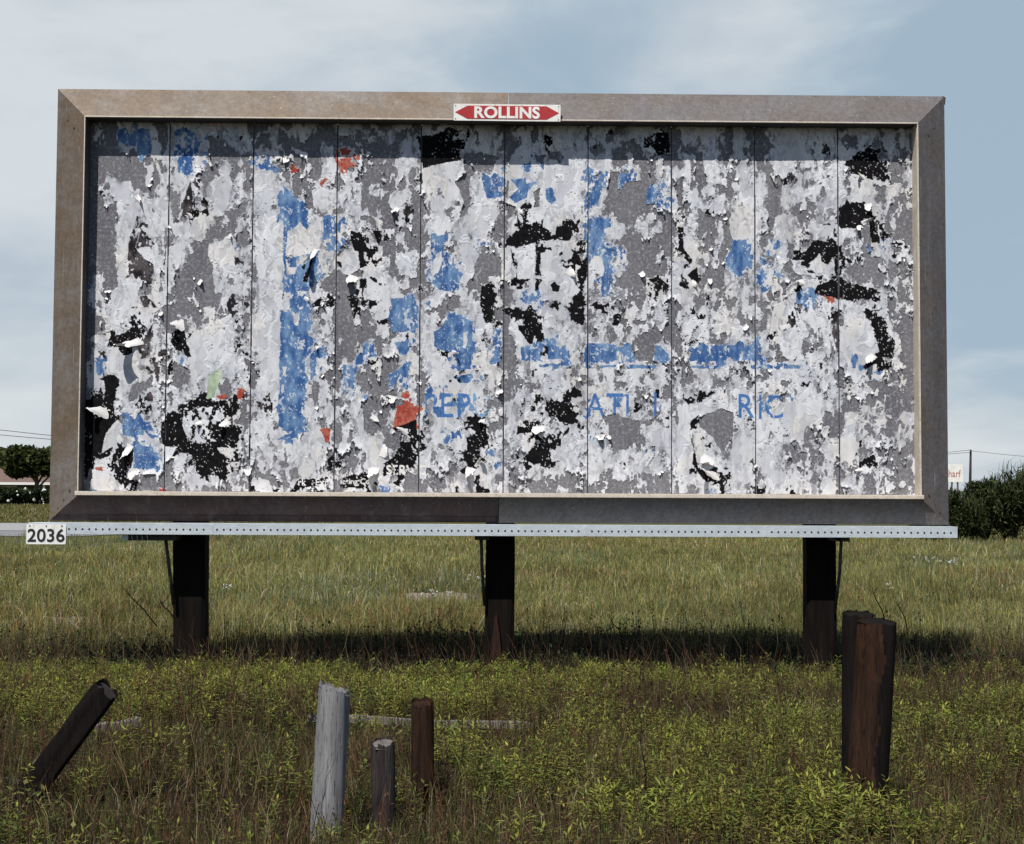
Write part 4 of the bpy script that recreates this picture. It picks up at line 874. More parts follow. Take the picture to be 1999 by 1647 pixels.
def board_thing(name, a, b, Y0, Y1, h, t, mat, label, cat, leg=None):
    A = at_y(*a, Y0); B = at_y(*b, Y1); c = (A+B)/2
    root = empty(name, c); tag(root, label, cat)
    bm = bmesh.new(); d = Vector(B-A); L = d.length; n = 14; rows = []; dn = d.normalized(); s = Vector((0, 0, 1)).cross(dn).normalized(); u = dn.cross(s)
    for i in range(n+1):
        p = Vector(A-c)+d*(i/n)+u*.006*math.sin(i*.6)
        rows.append([bm.verts.new(p+s*x+u*z+Vector((random.uniform(-.002, .002),)*3)) for x, z in ((-t/2, -h/2), (t/2, -h/2), (t/2, h/2), (-t/2, h/2))])
    for P, Q in zip(rows, rows[1:]):
        for j in range(4): bm.faces.new((P[j], P[(j+1) % 4], Q[(j+1) % 4], Q[j]))
    bm.faces.new(rows[0]); bm.faces.new(rows[-1]); bmesh.ops.recalc_face_normals(bm, faces=bm.faces[:]); from_bm('plank', bm, mat, root)
    if leg:
        for tt in leg:
            p = Vector(A-c)+d*tt; bm = bmesh.new(); bm_box(bm, (p.x, p.y+.02, p.z-h/2-.16), (.05, .04, .32), .003); from_bm('leg', bm, mat, root)
    return root
board_thing('fallen_rail', (600, 1401), (1033, 1418), -3.35, -3.15, .042, .06, M_WRAIL, 'bleached grey rail lying across the weeds behind the three middle posts', 'rail', (.965, .1))
board_thing('fallen_rail', (188, 1424), (272, 1409), -3.7, -3.55, .05, .07, M_WRAIL, 'short bleached rail lying in the weeds right of the leaning black post', 'rail')
board_thing('loose_slat', (-40, 1519), (245, 1553), -5.15, -5.0, .022, .05, M_WRAIL, 'thin pale slat lying on the ground under the foot of the leaning black post', 'slat')

# ------------------------------------------------------------------ grass and weeds
M_LEAF = vcol('leaf and blade', .75, .32, .12)
def fbm2(x, y, s, seed, octv=3):
    r = np.random.default_rng(seed); out = 0; amp = 1; tot = 0
    for o in range(octv):
        g = r.random((64, 64)); X = (x/s*2**o) % 63; Y = (y/s*2**o) % 63; i = X.astype(int); j = Y.astype(int); fx = X-i; fy = Y-j
        fx = fx*fx*(3-2*fx); fy = fy*fy*(3-2*fy)
        out = out+amp*((g[j, i]*(1-fx)+g[j, (i+1) % 64]*fx)*(1-fy)+(g[(j+1) % 64, i]*(1-fx)+g[(j+1) % 64, (i+1) % 64]*fx)*fy); tot += amp; amp *= .5
    return out/tot
def scatter(n, y0, y1, pw=1.0, margin=1.25):
    """points in the wedge the camera can see, with some to spare; pw > 1 crowds them towards the camera"""
    t = rng.random(n)**pw; d0, d1 = y0-CAM[1], y1-CAM[1]; d = d0*(d1/d0)**t if pw != 1 else np.sqrt(d0**2+(d1**2-d0**2)*rng.random(n))
    x = (rng.random(n)*2-1)*(margin*(d*.345+.35)+1.5)+.012*d; return x, d+CAM[1]
def blades(x, y, h, w, col, lean=.35, droop=.5, z=None):
    n = len(x); z = terrain(x, y) if z is None else z; a = rng.random(n)*2*math.pi; la = rng.random(n)*2*math.pi; le = np.abs(rng.normal(0, lean, n))
    dx, dy = np.cos(la), np.sin(la); wx, wy = np.cos(a)*w/2, np.sin(a)*w/2
    V = np.zeros((n, 5, 3)); m = h*.55
    o1 = le*m; o2 = le*h*(1+droop)
    for k, s in ((0, -1), (1, 1)): V[:, k] = np.stack([x+s*wx, y+s*wy, z-.01], 1)
    for k, s in ((2, -1), (3, 1)): V[:, k] = np.stack([x+dx*o1+s*wx*.8, y+dy*o1+s*wy*.8, z+m*np.sqrt(np.clip(1-le*le*.4, .2, 1))], 1)
    V[:, 4] = np.stack([x+dx*o2, y+dy*o2, z+h*np.clip(1-le*.45*(1+droop), .25, 1)], 1)
    b = (np.arange(n)*5)[:, None]; Fa = np.concatenate([b+np.array([0, 1, 3]), b+np.array([0, 3, 2]), b+np.array([2, 3, 4])], 0)
    C = np.repeat(col[:, None], 5, 1)
    return V.reshape(-1, 3), Fa, C.reshape(-1, 3)
PAL = dict(green=(.085, .105, .032), olive=(.135, .13, .042), yellow=(.20, .178, .062), blue=(.135, .16, .105), straw=(.32, .27, .17), brown=(.105, .064, .036), rust=(.20, .10, .035), dark=(.022, .03, .012))
def pick(weights):
    """weights: list of (name, array) -> colours"""
    W = np.stack([w for _, w in weights], 1); W = W/W.sum(1, keepdims=True); c = np.cumsum(W, 1); r = rng.random(len(W))[:, None]
    k = (r > c).sum(1).clip(0, len(weights)-1); P = np.array([PAL[n] for n, _ in weights])
    return P[k]*rng.uniform(.7, 1.3, (len(W), 1))*np.array([1, 1, 1])*rng.uniform(.92, 1.08, (len(W), 3))
def keep_clear(x, y):
    road = (x < -12.5) & (y > 39+.0*x+np.clip((x+15)*.55, -9, 9)) & (y < 67.5)
    return ~road
def low_band(y):
    return 1-.5*smoothstep(-2.6, -1.0, y)*smoothstep(2.0, .8, y)
BARE = [(520, 1219, .75, .16), (85, 1212, .55, .22), (862, 1166, .55, .3), (440, 1223, .35, .12), (1120, 1232, .4, .12), (160, 1222, .5, .1)]
BARE = [(at_y(px, py, CAM[1]+4280/(py-972.6))[0], CAM[1]+4280/(py-972.6), rx, ry) for px, py, rx, ry in BARE]
def bare(x, y):
    v = np.zeros(len(x), bool)
    for X, Y, rx, ry in BARE: v |= ((x-X)/rx)**2+((y-Y)/(ry*4))**2+.9*(fbm2(x+8, y, .25, 91)-.5) < 1
    return v
M_SAND = mottled('bare sandy ground', (.12, .095, .068), (.25, .205, .16), 7, (1, 1, 1), 1, 0, (.07, .06, .035), 26)
for X, Y, rx, ry in BARE:
    bm = bmesh.new(); c_ = bm.verts.new((X, Y, float(terrain(X, Y))+.012)); ring = []
    for k in range(28):
        a = k/28*6.2832; q = 1.1+.18*math.sin(3*a+X)+.12*math.sin(7*a+Y); px_, py_ = X+math.cos(a)*rx*q, Y+math.sin(a)*ry*4*q; ring.append(bm.verts.new((px_, py_, float(terrain(px_, py_))+.006)))
    for k in range(28): bm.faces.new((ring[k], ring[(k+1) % 28], c_))
    tag(from_bm('bare_ground', bm, M_SAND), kind='structure')
def grass_layers():
    # far field, cut short, shrinking into the distance
    x, y = scatter(350000, 3.0, 62, 1.25); ok = keep_clear(x, y) & ~(bare(x, y) & (rng.random(len(x)) < .78)); x, y = x[ok], y[ok]; d = y-CAM[1]
    st = lambda v, s: np.clip((v-.5)*s+.5, 0, 1); f = st(fbm2(x+40, y*.5, 2.6, 1), 1.9); g = st(fbm2(x+9, y*.6, 1.0, 2), 1.7); k = st(fbm2(x+70, y*.4, 4.5, 5), 2.0); one = np.ones(len(x))
    col = pick([('green', .75+1.5*np.clip(.55-f, 0, 1)), ('olive', 1.1*one), ('yellow', .6+1.6*np.clip(k-.45, 0, 1)), ('blue', 2.8*np.clip(.5-k, 0, 1)+.25), ('straw', .18+.8*np.clip(g-.55, 0, 1)), ('rust', 1.2*np.clip(f-.62, 0, 1)), ('brown', .16+1.3*np.clip(f-.58, 0, 1))])
    col *= (.72+.55*st(fbm2(x+33, y*.7, .7, 77), 1.6))[:, None]*(1.22+.42*st(fbm2(x+12, y*.45, 2.2, 79), 1.8))[:, None]
    h = rng.uniform(.04, .16, len(x))*(.55+1.0*st(fbm2(x+51, y*.8, .8, 78), 1.6))*(1+1.1*smoothstep(.56, .72, fbm2(x+70, y, .38, 80)))*np.clip(1.3-.004*d, .8, 1.3); w = .0034+.00028*d
    V, Fa, C = blades(x, y, h, w, col, .5, .4)
    tag(link('field_grass', np_mesh('field_grass', V, Fa, 3, C), M_LEAF), 'short mixed green and straw grass of the field behind the billboard', 'grass', kind='stuff')
    n = 26000; x = rng.uniform(-48, -9, n); y = rng.uniform(68.5, 92, n); f = fbm2(x+90, y*.5, 3, 95); one = np.ones(n)
    col = pick([('green', .6+f), ('olive', one), ('yellow', .7*one), ('straw', .4*one)])
    V, Fa, C = blades(x, y, rng.uniform(.08, .26, n), np.full(n, .05), col, .4, .4)
    tag(link('verge_grass', np_mesh('verge_grass', V, Fa, 3, C), M_LEAF), 'rough green grass beyond the road in front of the flowering shrubs', 'grass', kind='stuff')
    # middle: rough grass under and in front of the board
    x, y = scatter(225000, -5.2, 5.5, 1.0, 1.2); ok = ~(bare(x, y) & (rng.random(len(x)) < .78)); x, y = x[ok], y[ok]; f = fbm2(x+3, y, 1.6, 7); g = fbm2(x, y+8, .55, 8); k = fbm2(x+5, y, 2.6, 4); one = np.ones(len(x))
    ok = rng.random(len(x)) < np.clip((g-.3)*2.2, .1+.5*smoothstep(-1, 3, y), 1); x, y, f, g, k, one = [v[ok] for v in (x, y, f, g, k, one)]
    far = smoothstep(-1, 3.5, y)
    col = pick([('green', .5+.3*one), ('olive', .55+.3*far), ('yellow', .12+.4*far), ('straw', .22+.6*np.clip(f-.5, 0, 1)), ('brown', (.75+1.6*np.clip(f-.42, 0, 1))*(1-.6*far)), ('rust', .3*np.clip(f-.5, 0, 1)+.05), ('dark', .5*(1-far))])
    col *= (.82+.22*far)[:, None]; h = rng.uniform(.08, .30, len(x))*(.55+.9*k)*(1-.35*far)*low_band(y); w = rng.uniform(.003, .006, len(x))*(1+.25*far)
    V, Fa, C = blades(x, y, h, w, col, .45, .5)
    tag(link('rough_grass', np_mesh('rough_grass', V, Fa, 3, C), M_LEAF), 'rough brown and green grass under and in front of the billboard', 'grass', kind='stuff')
    # near: thin blades and dead stalks close to the camera
    x, y = scatter(140000, -8.3, -4.0, 1.0, 1.25); f = fbm2(x+3, y, 1.1, 17); g = fbm2(x, y+8, .45, 18); one = np.ones(len(x))
    ok = rng.random(len(x)) < np.clip((g-.3)*2.2, .08, 1); x, y, f, g, one = [v[ok] for v in (x, y, f, g, one)]
    col = pick([('green', .6*one), ('olive', .45*one), ('yellow', .12*one), ('straw', .22+.7*np.clip(f-.5, 0, 1)), ('brown', .75+1.5*np.clip(f-.45, 0, 1)), ('rust', .12+.5*np.clip(f-.5, 0, 1)), ('dark', .45*one)])
    col *= .85; V, Fa, C = blades(x, y, rng.uniform(.06, .26, len(x))*(.5+.9*g), rng.uniform(.0022, .0045, len(x)), col, .55, .6)
    tag(link('thin_grass', np_mesh('thin_grass', V, Fa, 3, C), M_LEAF), 'thin tangled grass blades and dead stalks nearest the camera', 'grass', kind='stuff')
grass_layers()
def stalks(n, y0, y1, hmin, hmax, w, cols, lean=.35, margin=1.2):
    """thin crooked dead stems, each a three sided tube of three lengths"""
    x, y = scatter(n, y0, y1, 1, margin); g = fbm2(x+11, y, .9, 31); ok = rng.random(n) < g*1.5-.25; x, y = x[ok], y[ok]; n = len(x)
    z = terrain(x, y); h = rng.uniform(hmin, hmax, n); la = rng.random(n)*6.283; le = np.abs(rng.normal(0, lean, n)); K = 4
    V = np.zeros((n, K, 3, 3)); kk = rng.normal(0, .05, (n, K, 2)); kk[:, 0] = 0
    for i in range(K):
        t = i/(K-1); cx = x+np.cos(la)*le*h*t+kk[:, i, 0]*h; cy = y+np.sin(la)*le*h*t+kk[:, i, 1]*h; cz = z-.01+h*t*np.clip(1-.4*le, .4, 1); r = w*(1-.7*t)
        for j in range(3): V[:, i, j] = np.stack([cx+r*math.cos(2.094*j), cy+r*math.sin(2.094*j), cz], 1)
    b = (np.arange(n)*K*3)[:, None]; Fs = []
    for i in range(K-1):
        for j in range(3):
            p, q = i*3+j, i*3+(j+1) % 3; Fs += [b+np.array([p, q, q+3]), b+np.array([p, q+3, p+3])]
    C = np.array(cols)[rng.integers(0, len(cols), n)]*rng.uniform(.6, 1.3, (n, 1)); return V.reshape(-1, 3), np.concatenate(Fs), np.repeat(C, K*3, 0)
V, Fa, C = stalks(24000, -8.3, 1.2, .12, .50, .0021, [(.11, .06, .038), (.07, .036, .024), (.24, .18, .10), (.045, .03, .025), (.15, .07, .04)], .5)
tag(link('dead_stalks', np_mesh('dead_stalks', V, Fa, 3, C), M_LEAF), 'thin brown and straw dead stalks standing among the weeds', 'dead stalks', kind='stuff')
def leafy(x, y, z, H, nl, L, W, base, stemc=(.10, .075, .035), crown=.45):
    """leafy weeds: one stem with narrow pointed leaves in whorls towards its top; arrays of plants -> mesh arrays"""
    n = len(x); N = n*nl
    p = np.repeat(np.arange(n), nl); t = np.tile(np.linspace(crown, 1, nl), n)+rng.uniform(-.04, .04, N); t = np.clip(t, .1, 1)
    la = rng.random(n)*6.283; le = np.abs(rng.normal(0, .22, n)); h = H[p]
    cx = x[p]+np.cos(la[p])*le[p]*h*t; cy = y[p]+np.sin(la[p])*le[p]*h*t; cz = z[p]+h*t*.96
    a = np.tile(np.arange(nl)*2.4, n)+rng.uniform(0, 1, N)+np.repeat(rng.random(n)*6, nl)
    el = rng.uniform(.05, .75, N)+.55*(t > .93); l = L*rng.uniform(.6, 1.2, N)*(1.05-.45*np.abs(t-.75)); w = W*rng.uniform(.75, 1.2, N)
    ux, uy, uz = np.cos(a)*np.cos(el), np.sin(a)*np.cos(el), np.sin(el); sx, sy = -np.sin(a), np.cos(a)
    V = np.zeros((N, 6, 3)); 
    def pt(f, s, dz): return np.stack([cx+ux*l*f+sx*w*s, cy+uy*l*f+sy*w*s, cz+uz*l*f+dz*l], 1)
    V[:, 0] = pt(0, 0, 0); V[:, 1] = pt(.38, .5, -.0); V[:, 2] = pt(.38, -.5, 0); V[:, 3] = pt(.40, 0, -.035); V[:, 4] = pt(.78, .0, -.06); V[:, 5] = pt(1, 0, -.16)
    b = (np.arange(N)*6)[:, None]; Fs = [b+np.array(f) for f in ((0, 3, 1), (0, 2, 3), (1, 3, 4), (3, 2, 4), (1, 4, 5), (2, 5, 4))]
    base = np.asarray(base); C = base[p]*(rng.uniform(.75, 1.25, (N, 1)))*(.7+.4*t[:, None])
    C = np.repeat(C, 6, 0)
    # stems
    S = np.zeros((n, 4, 3)); 
    for k, (tt, s) in enumerate(((0, -1), (0, 1), (1, 1), (1, -1))):
        S[:, k] = np.stack([x+np.cos(la)*le*H*tt+s*.0018, y+np.sin(la)*le*H*tt+s*.0010, z-.01+H*tt*.96], 1)
    sb = (np.arange(n)*4)[:, None]+N*6; Fs += [sb+np.array([0, 1, 2]), sb+np.array([0, 2, 3])]
    return np.concatenate([V.reshape(-1, 3), S.reshape(-1, 3)]), np.concatenate(Fs), np.concatenate([C, np.repeat(np.tile(np.array(stemc), (n, 1)), 4, 0)])
def weeds():
    x, y = scatter(40000, -8.2, -.1, 1, 1.2); g = fbm2(x+20, y*1.2, 1.25, 51)-.13*np.exp(-((x+2.1)/.9)**2-((y+3.6)/1.1)**2)-.10*np.exp(-((x+1.0)/.35)**2-((y+4.4)/.9)**2); g2 = fbm2(x+2, y, .35, 52)
    ok = rng.random(len(x)) < np.clip((g+.05*smoothstep(-3, 3, x)-.45)*6.5, .05, 1)*np.clip((g2-.3)*2.4, .05, 1); x, y, g = x[ok], y[ok], g[ok]; n = len(x)
    H = rng.uniform(.08, .26, n)*(.7+.7*g)*low_band(y)*(1+.55*(rng.random(n) < .07))
    pal = np.array([(.19, .205, .038), (.15, .175, .034), (.10, .13, .028), (.22, .20, .045), (.13, .11, .035)])
    base = pal[rng.choice(5, n, p=[.24, .26, .26, .14, .10])]*(.55+.95*fbm2(x+13, y+2, .5, 99))[:, None]*rng.uniform(.7, 1.2, (n, 1))
    V, Fa, C = leafy(x, y, terrain(x, y), H, 15, .044, .0105, base)
    V, Fa, C = V, Fa, C*1.1; tag(link('leafy_weeds', np_mesh('leafy_weeds', V, Fa, 3, C), M_LEAF), 'low leafy yellow green weeds spread over the foreground', 'weeds', kind='stuff')
weeds()
def underbrush(name, label, n, y0, y1, test, H0, H1, nl, L, W, pal, crown, stemc):
    x, y = scatter(n, y0, y1, 1, 1.2); ok = rng.random(n) < test(x, y); x, y = x[ok], y[ok]; n = len(x)
    base = np.array(pal)[rng.integers(0, len(pal), n)]*rng.uniform(.75, 1.25, (n, 1))
    V, Fa, C = leafy(x, y, terrain(x, y), rng.uniform(H0, H1, n)*low_band(y), nl, L, W, base, stemc, crown)
    tag(link(name, np_mesh(name, V, Fa, 3, C), M_LEAF), label, 'weeds', kind='stuff')
underbrush('brown_weeds', 'reddish brown dying weeds between the green ones', 10000, -8.2, -.6, lambda x, y: np.clip((fbm2(x+61, y, 1.2, 61)+.10*smoothstep(1, -3, x)-.42)*3, .05, 1),
           .10, .34, 11, .030, .0055, [(.085, .046, .028), (.12, .058, .030), (.06, .040, .024), (.15, .085, .04), (.045, .04, .02)], .15, (.09, .05, .03))
underbrush('small_weeds', 'small dark green weeds close to the ground', 21000, -8.2, -.4, lambda x, y: np.clip((fbm2(x+5, y+3, .7, 63)-.38)*3, .08, 1),
           .05, .16, 10, .028, .008, [(.05, .065, .018), (.07, .085, .022), (.035, .045, .015), (.085, .09, .026)], .1, (.06, .05, .025))
underbrush('broad_weeds', 'broad leaved green weeds among the narrow leaved ones', 4800, -8.2, -.6, lambda x, y: np.clip((fbm2(x+31, y+7, .9, 68)-.5)*5, .03, 1),
           .07, .22, 8, .042, .022, [(.07, .095, .028), (.10, .12, .03), (.05, .07, .022), (.13, .12, .04)], .1, (.06, .05, .025))
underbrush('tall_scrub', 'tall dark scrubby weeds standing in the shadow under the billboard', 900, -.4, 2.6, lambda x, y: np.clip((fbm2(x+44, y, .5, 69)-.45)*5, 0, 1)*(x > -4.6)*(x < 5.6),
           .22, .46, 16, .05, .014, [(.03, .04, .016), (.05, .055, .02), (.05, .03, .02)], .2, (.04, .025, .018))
underbrush('dark_vines', 'broad leaved vines coloured dark to deepen the shade along the foot of the billboard', 9000, -.5, 3.0, lambda x, y: (np.clip((fbm2(x+15, y*1.5, .6, 65)-.36)*3.2, 0, 1)*(x > -4.3)*(x < 5.6)*smoothstep(3.0, 1.6, y+.9*fbm2(x+2, y, .5, 66))).astype(float),
           .10, .30, 9, .055, .026, [(.022, .032, .014), (.030, .042, .018), (.016, .022, .012)], .1, (.03, .025, .015))  # vine leaves near black, so their colour deepens the shadow band
# plants that stand out by themselves
def weed_clump(px, py, Y, spread, n, H, nl, L, W, colr, label):
    c = at_y(px, py, Y); X0 = c[0]; z0 = float(terrain(X0, Y))
    x = rng.normal(0, spread, n); y = rng.normal(0, spread*.6, n); z = terrain(x+X0, y+Y)-z0
    V, Fa, C = leafy(x, y, z, rng.uniform(.65, 1.0, n)*H, nl, L, W, np.tile(np.array(colr)*1.25, (n, 1))*rng.uniform(.8, 1.2, (n, 1)), crown=.25)
    o = tag(link('weed_plant', np_mesh('weed_plant', V, Fa, 3, C), M_LEAF), label, 'weed', 'tall leafy weeds standing by themselves'); o.location = (X0, Y, z0)
weed_clump(1650, 1590, Yd(1630), .10, 15, .30, 17, .075, .013, (.17, .185, .04), 'bright leafy weed at the foot of the tall reddish brown post')
weed_clump(1605, 1480, Yd(1525), .10, 13, .33, 16, .06, .011, (.14, .16, .035), 'leafy weed just left of the two posts at right')
weed_clump(280, 1450, Yd(1500), .09, 12, .26, 14, .06, .012, (.16, .175, .03), 'yellow green weed right of the leaning black post beside the short rail')
weed_clump(895, 1400, Yd(1470), .11, 15, .28, 15, .06, .010, (.16, .18, .035), 'feathery yellow green weed right of the slim brown post, before the long rail')
weed_clump(1450, 1300, Yd(1372), .15, 18, .33, 15, .065, .012, (.14, .15, .03), 'broad leafy weed rising into the shadow left of the right billboard post')
weed_clump(1290, 1580, Yd(1620), .10, 12, .24, 15, .07, .013, (.15, .175, .035), 'leafy weed in the open near the bottom, midway between silver post and right posts')
weed_clump(1040, 1620, Yd(1680), .09, 10, .22, 15, .07, .013, (.15, .17, .035), 'leafy weed at the bottom edge just right of the middle posts')
weed_clump(14, 1262, Yd(1285), .22, 26, .34, 16, .06, .02, (.022, .028, .013), 'dark clump of weeds at the left edge of the photo level with the billboard shadow')
weed_clump(655, 1625, Yd(1660), .08, 9, .15, 13, .05, .010, (.16, .17, .035), 'small weed at the foot of the silver grey post')
weed_clump(540, 1520, Yd(1565), .10, 10, .22, 14, .055, .011, (.13, .15, .03), 'leafy weed left of the silver grey post')
def tuft(px, py, Y, n, H, w, col, label):
    c = at_y(px, py, Y); X0 = c[0]; x = rng.normal(0, .05, n); y = rng.normal(0, .04, n)
    V, Fa, C = blades(x, y, rng.uniform(.5, 1, n)*H, np.full(n, w), np.array(col)*rng.uniform(.7, 1.3, (n, 1)), .55, .25, np.zeros(n))
    o = tag(link('grass_tuft', np_mesh('grass_tuft', V, Fa, 3, C), M_LEAF), label, 'grass tuft', 'tufts of taller grass'); o.location = (X0, Y, float(terrain(X0, Y)))
tuft(960, 1500, Yd(1535), 150, .34, .006, (.13, .16, .035), 'bright green fanning grass tuft in front of the right end of the long rail')
tuft(1050, 1460, Yd(1500), 90, .30, .005, (.12, .145, .035), 'smaller green grass tuft past the right end of the long rail')
tuft(720, 1430, Yd(1500), 190, .34, .004, (.17, .10, .055), 'reddish dry grass tuft between the silver post and the brown post')
tuft(640, 1400, Yd(1475), 120, .26, .004, (.13, .10, .05), 'dry brown tuft hiding the left end of the long rail beside the silver post')
tuft(880, 1420, Yd(1478), 130, .24, .004, (.14, .15, .045), 'green tuft in front of the middle of the long rail')
tuft(770, 1400, Yd(1470), 100, .24, .0035, (.15, .105, .06), 'dry tuft in front of the long rail left of the slim brown post')
tuft(610, 1250, Yd(1400), 130, .40, .004, (.10, .065, .035), 'brown dry grass tuft in the shadow left of the middle billboard post')
tuft(300, 1290, Yd(1400), 120, .42, .004, (.11, .06, .035), 'reddish brown dry grass tuft in front of the left billboard post')
def sprig(px, py, Y, px2, py2, label, r=.006):
    A = at_y(px, py, Y); B = at_y(px2, py2, Y+.1); bm = bmesh.new(); d = B-A
    bm_tube(bm, [A-d*.1, A+d*.35+np.array([.012, 0, 0]), A+d*.7-np.array([.008, 0, 0]), B], [r, r*.85, r*.7, r*.3], 6)
    for t, s in ((.5, 1), (.7, -1), (.82, 1)):
        p = A+d*t; bm_tube(bm, [p, p+np.array([s*.05, .02, .07])], [r*.5, r*.2], 5)
    tag(from_bm('dead_branch', bm, M_WTAR_SHADE), label, 'dead branch', 'bare dead branches sticking out of the weeds')
sprig(338, 1205, -.4, 312, 1173, 'short bare branch beside the foot of the left billboard post', .008)
sprig(300, 1215, .4, 235, 1140, 'long bare branch leaning left of the left billboard post', .006)
sprig(1728, 1215, -.3, 1702, 1145, 'bare branch rising just right of the tall reddish brown post', .006)
sprig(1770, 1225, .2, 1752, 1170, 'thin bare branch further right of the tall reddish brown post', .005)
sprig(1212, 1240, .6, 1190, 1205, 'short bare twig in the grass right of the middle billboard post', .005)
sprig(885, 1250, -.3, 850, 1210, 'bare twig leaning in the grass left of the middle billboard post', .006)
sprig(1258, 1560, Yd(1600), 1252, 1405, 'upright black dead stalk in the weeds right of the long rail', .004)
# white flowers in the field
M_PETAL = plain('white petals', (.62, .63, .62), .7)
def flowers(px, py, n, spread, label):
    Y = CAM[1]+4280/(py+12-972.6); c = at_y(px, py, Y); root = empty('wildflower_clump', (c[0], Y, float(terrain(c[0], Y)))); tag(root, label, 'wildflowers', 'clumps of small white wildflowers in the field')
    bm = bmesh.new(); bs = bmesh.new()
    for _ in range(n):
        X, Yy, h = random.gauss(0, spread), random.gauss(0, spread), random.uniform(.10, .20)
        bm_tube(bs, [(X, Yy, -.02), (X+.01, Yy, h)], .004, 4)
        for k in range(6):
            q = Vector((X+random.gauss(0, .02), Yy+random.gauss(0, .02), h+random.gauss(0, .015))); r = random.uniform(.008, .018)
            r_ = bmesh.ops.create_icosphere(bm, subdivisions=1, radius=r); bmesh.ops.transform(bm, matrix=Matrix.Translation(q) @ Matrix.Diagonal((1, 1, .45, 1)), verts=r_['verts'])
    from_bm('stems', bs, mat=MATS['leaf green'], parent=root); from_bm('blossoms', bm, M_PETAL, root)
plain('leaf green', (.06, .085, .02), .8)
flowers(1815, 1088, 6, .12, 'white wildflower clump in the field at right, the left one of a pair')
flowers(1852, 1092, 8, .16, 'white wildflower clump in the field at right, the right one of a pair')
flowers(860, 1166, 7, .18, 'low white flowers in the grass left of the middle billboard post')
flowers(925, 1126, 4, .10, 'tiny white flowers beside the rod of the middle billboard post')
flowers(440, 1158, 3, .06, 'few white flowers in the grass right of the left billboard post')
flowers(1733, 1150, 2, .03, 'lone white flower in the grass above the reddish brown post')

# ------------------------------------------------------------------ background
M_BARK = mottled('bark', (.05, .042, .035), (.10, .085, .07), 10, (3, 3, .6), .9)
def crown_mesh(name, blobs, n, size, pal, parent, seed, aspect=.6, up=.4):
    r = np.random.default_rng(seed); P = []; Cc = []
    for (cx, cy, cz, rx, ry, rz, wgt) in blobs:
        k = int(n*wgt); v = r.normal(size=(k, 3)); v /= np.linalg.norm(v, axis=1, keepdims=True); rad = r.random(k)**.42
        nz = fbm2(v[:, 0]*3+cx*3+20, v[:, 2]*3+v[:, 1]*2+20+cz, .8, seed)
        ok = r.random(k) < .3+1.1*nz; v, rad, nz = v[ok], rad[ok]*(.72+.5*nz[ok]), nz[ok]
        P.append(np.stack([cx+v[:, 0]*rad*rx, cy+v[:, 1]*rad*ry, cz+v[:, 2]*rad*rz], 1)); Cc.append(np.array(pal)[r.integers(0, len(pal), len(v))]*(.7+.6*nz[:, None]))
    P = np.concatenate(P); C = np.concatenate(Cc); n = len(P)
    a = r.random(n)*6.283; el = r.normal(up, .6, n); u = np.stack([np.cos(a)*np.cos(el), np.sin(a)*np.cos(el), np.sin(el)], 1); s = np.stack([-np.sin(a), np.cos(a), r.normal(0, .5, n)], 1)
    L = size*r.uniform(.6, 1.4, (n, 1)); V = np.stack([P-u*L*.5, P+s*L*aspect*.5, P+u*L*.5, P-s*L*aspect*.5], 1).reshape(-1, 3)
    Fa = (np.arange(n)*4)[:, None]+np.arange(4); link('crown' if name == 'crown' else name, np_mesh(name, V, Fa, 4, np.repeat(C, 4, 0)), M_LEAF, parent)
def tree(px, Y, ztop, rx, label, seed, trunk_h=1.6, pal=((.035, .05, .016), (.05, .065, .02), (.025, .036, .014), (.07, .08, .025)), cat='tree', name='round_tree', group='trees behind the house', cz=.62):
    c = at_y(px, 972.6, Y); gz = float(terrain(c[0], Y)); root = empty(name, (c[0], Y, gz)); tag(root, label, cat, group)
    H = ztop-gz; r = np.random.default_rng(seed); bl = [(0, 0, H*cz, rx*.75, rx*.7, H*.92*(1-cz), 1.0)]
    for k in range(8):
        a = r.random()*6.28; q = r.uniform(.35, .75); bl.append((math.cos(a)*rx*q, math.sin(a)*rx*q*.8, H*r.uniform(cz-.2, cz+.2), rx*r.uniform(.28, .42), rx*.35, H*r.uniform(.12, .2), .35))
    crown_mesh('crown', bl, 2600, .42, pal, root, seed)
    bm = bmesh.new(); bm_tube(bm, [(0, 0, -.2), (.05, 0, H*.25), (0, .05, H*.6)], [.24, .18, .08], 8)
    for k in range(5):
        a = k*1.3; bm_tube(bm, [(.03, 0, H*(.25+.05*k)), (math.cos(a)*rx*.3, math.sin(a)*rx*.3, H*(.45+.05*k)), (math.cos(a)*rx*.55, math.sin(a)*rx*.5, H*(.58+.04*k))], [.1, .07, .03], 6)
    from_bm('trunk', bm, M_BARK, root)
Z = lambda py, Y: at_y(0, py, Y)[2]
tree(70, 103, Z(866, 103), 3.1, 'large dark round tree in front of the low house, right against the billboard frame', 3, cz=.70)
tree(26, 128, Z(868, 128), 2.9, 'dark green tree behind the middle of the house roof', 4)
tree(-8, 126, Z(880, 126), 2.8, 'dark tree at the left edge of the photo behind the house', 5)
tree(150, 136, Z(890, 136), 3.0, 'dark tree behind the house, mostly hidden by the billboard', 6)
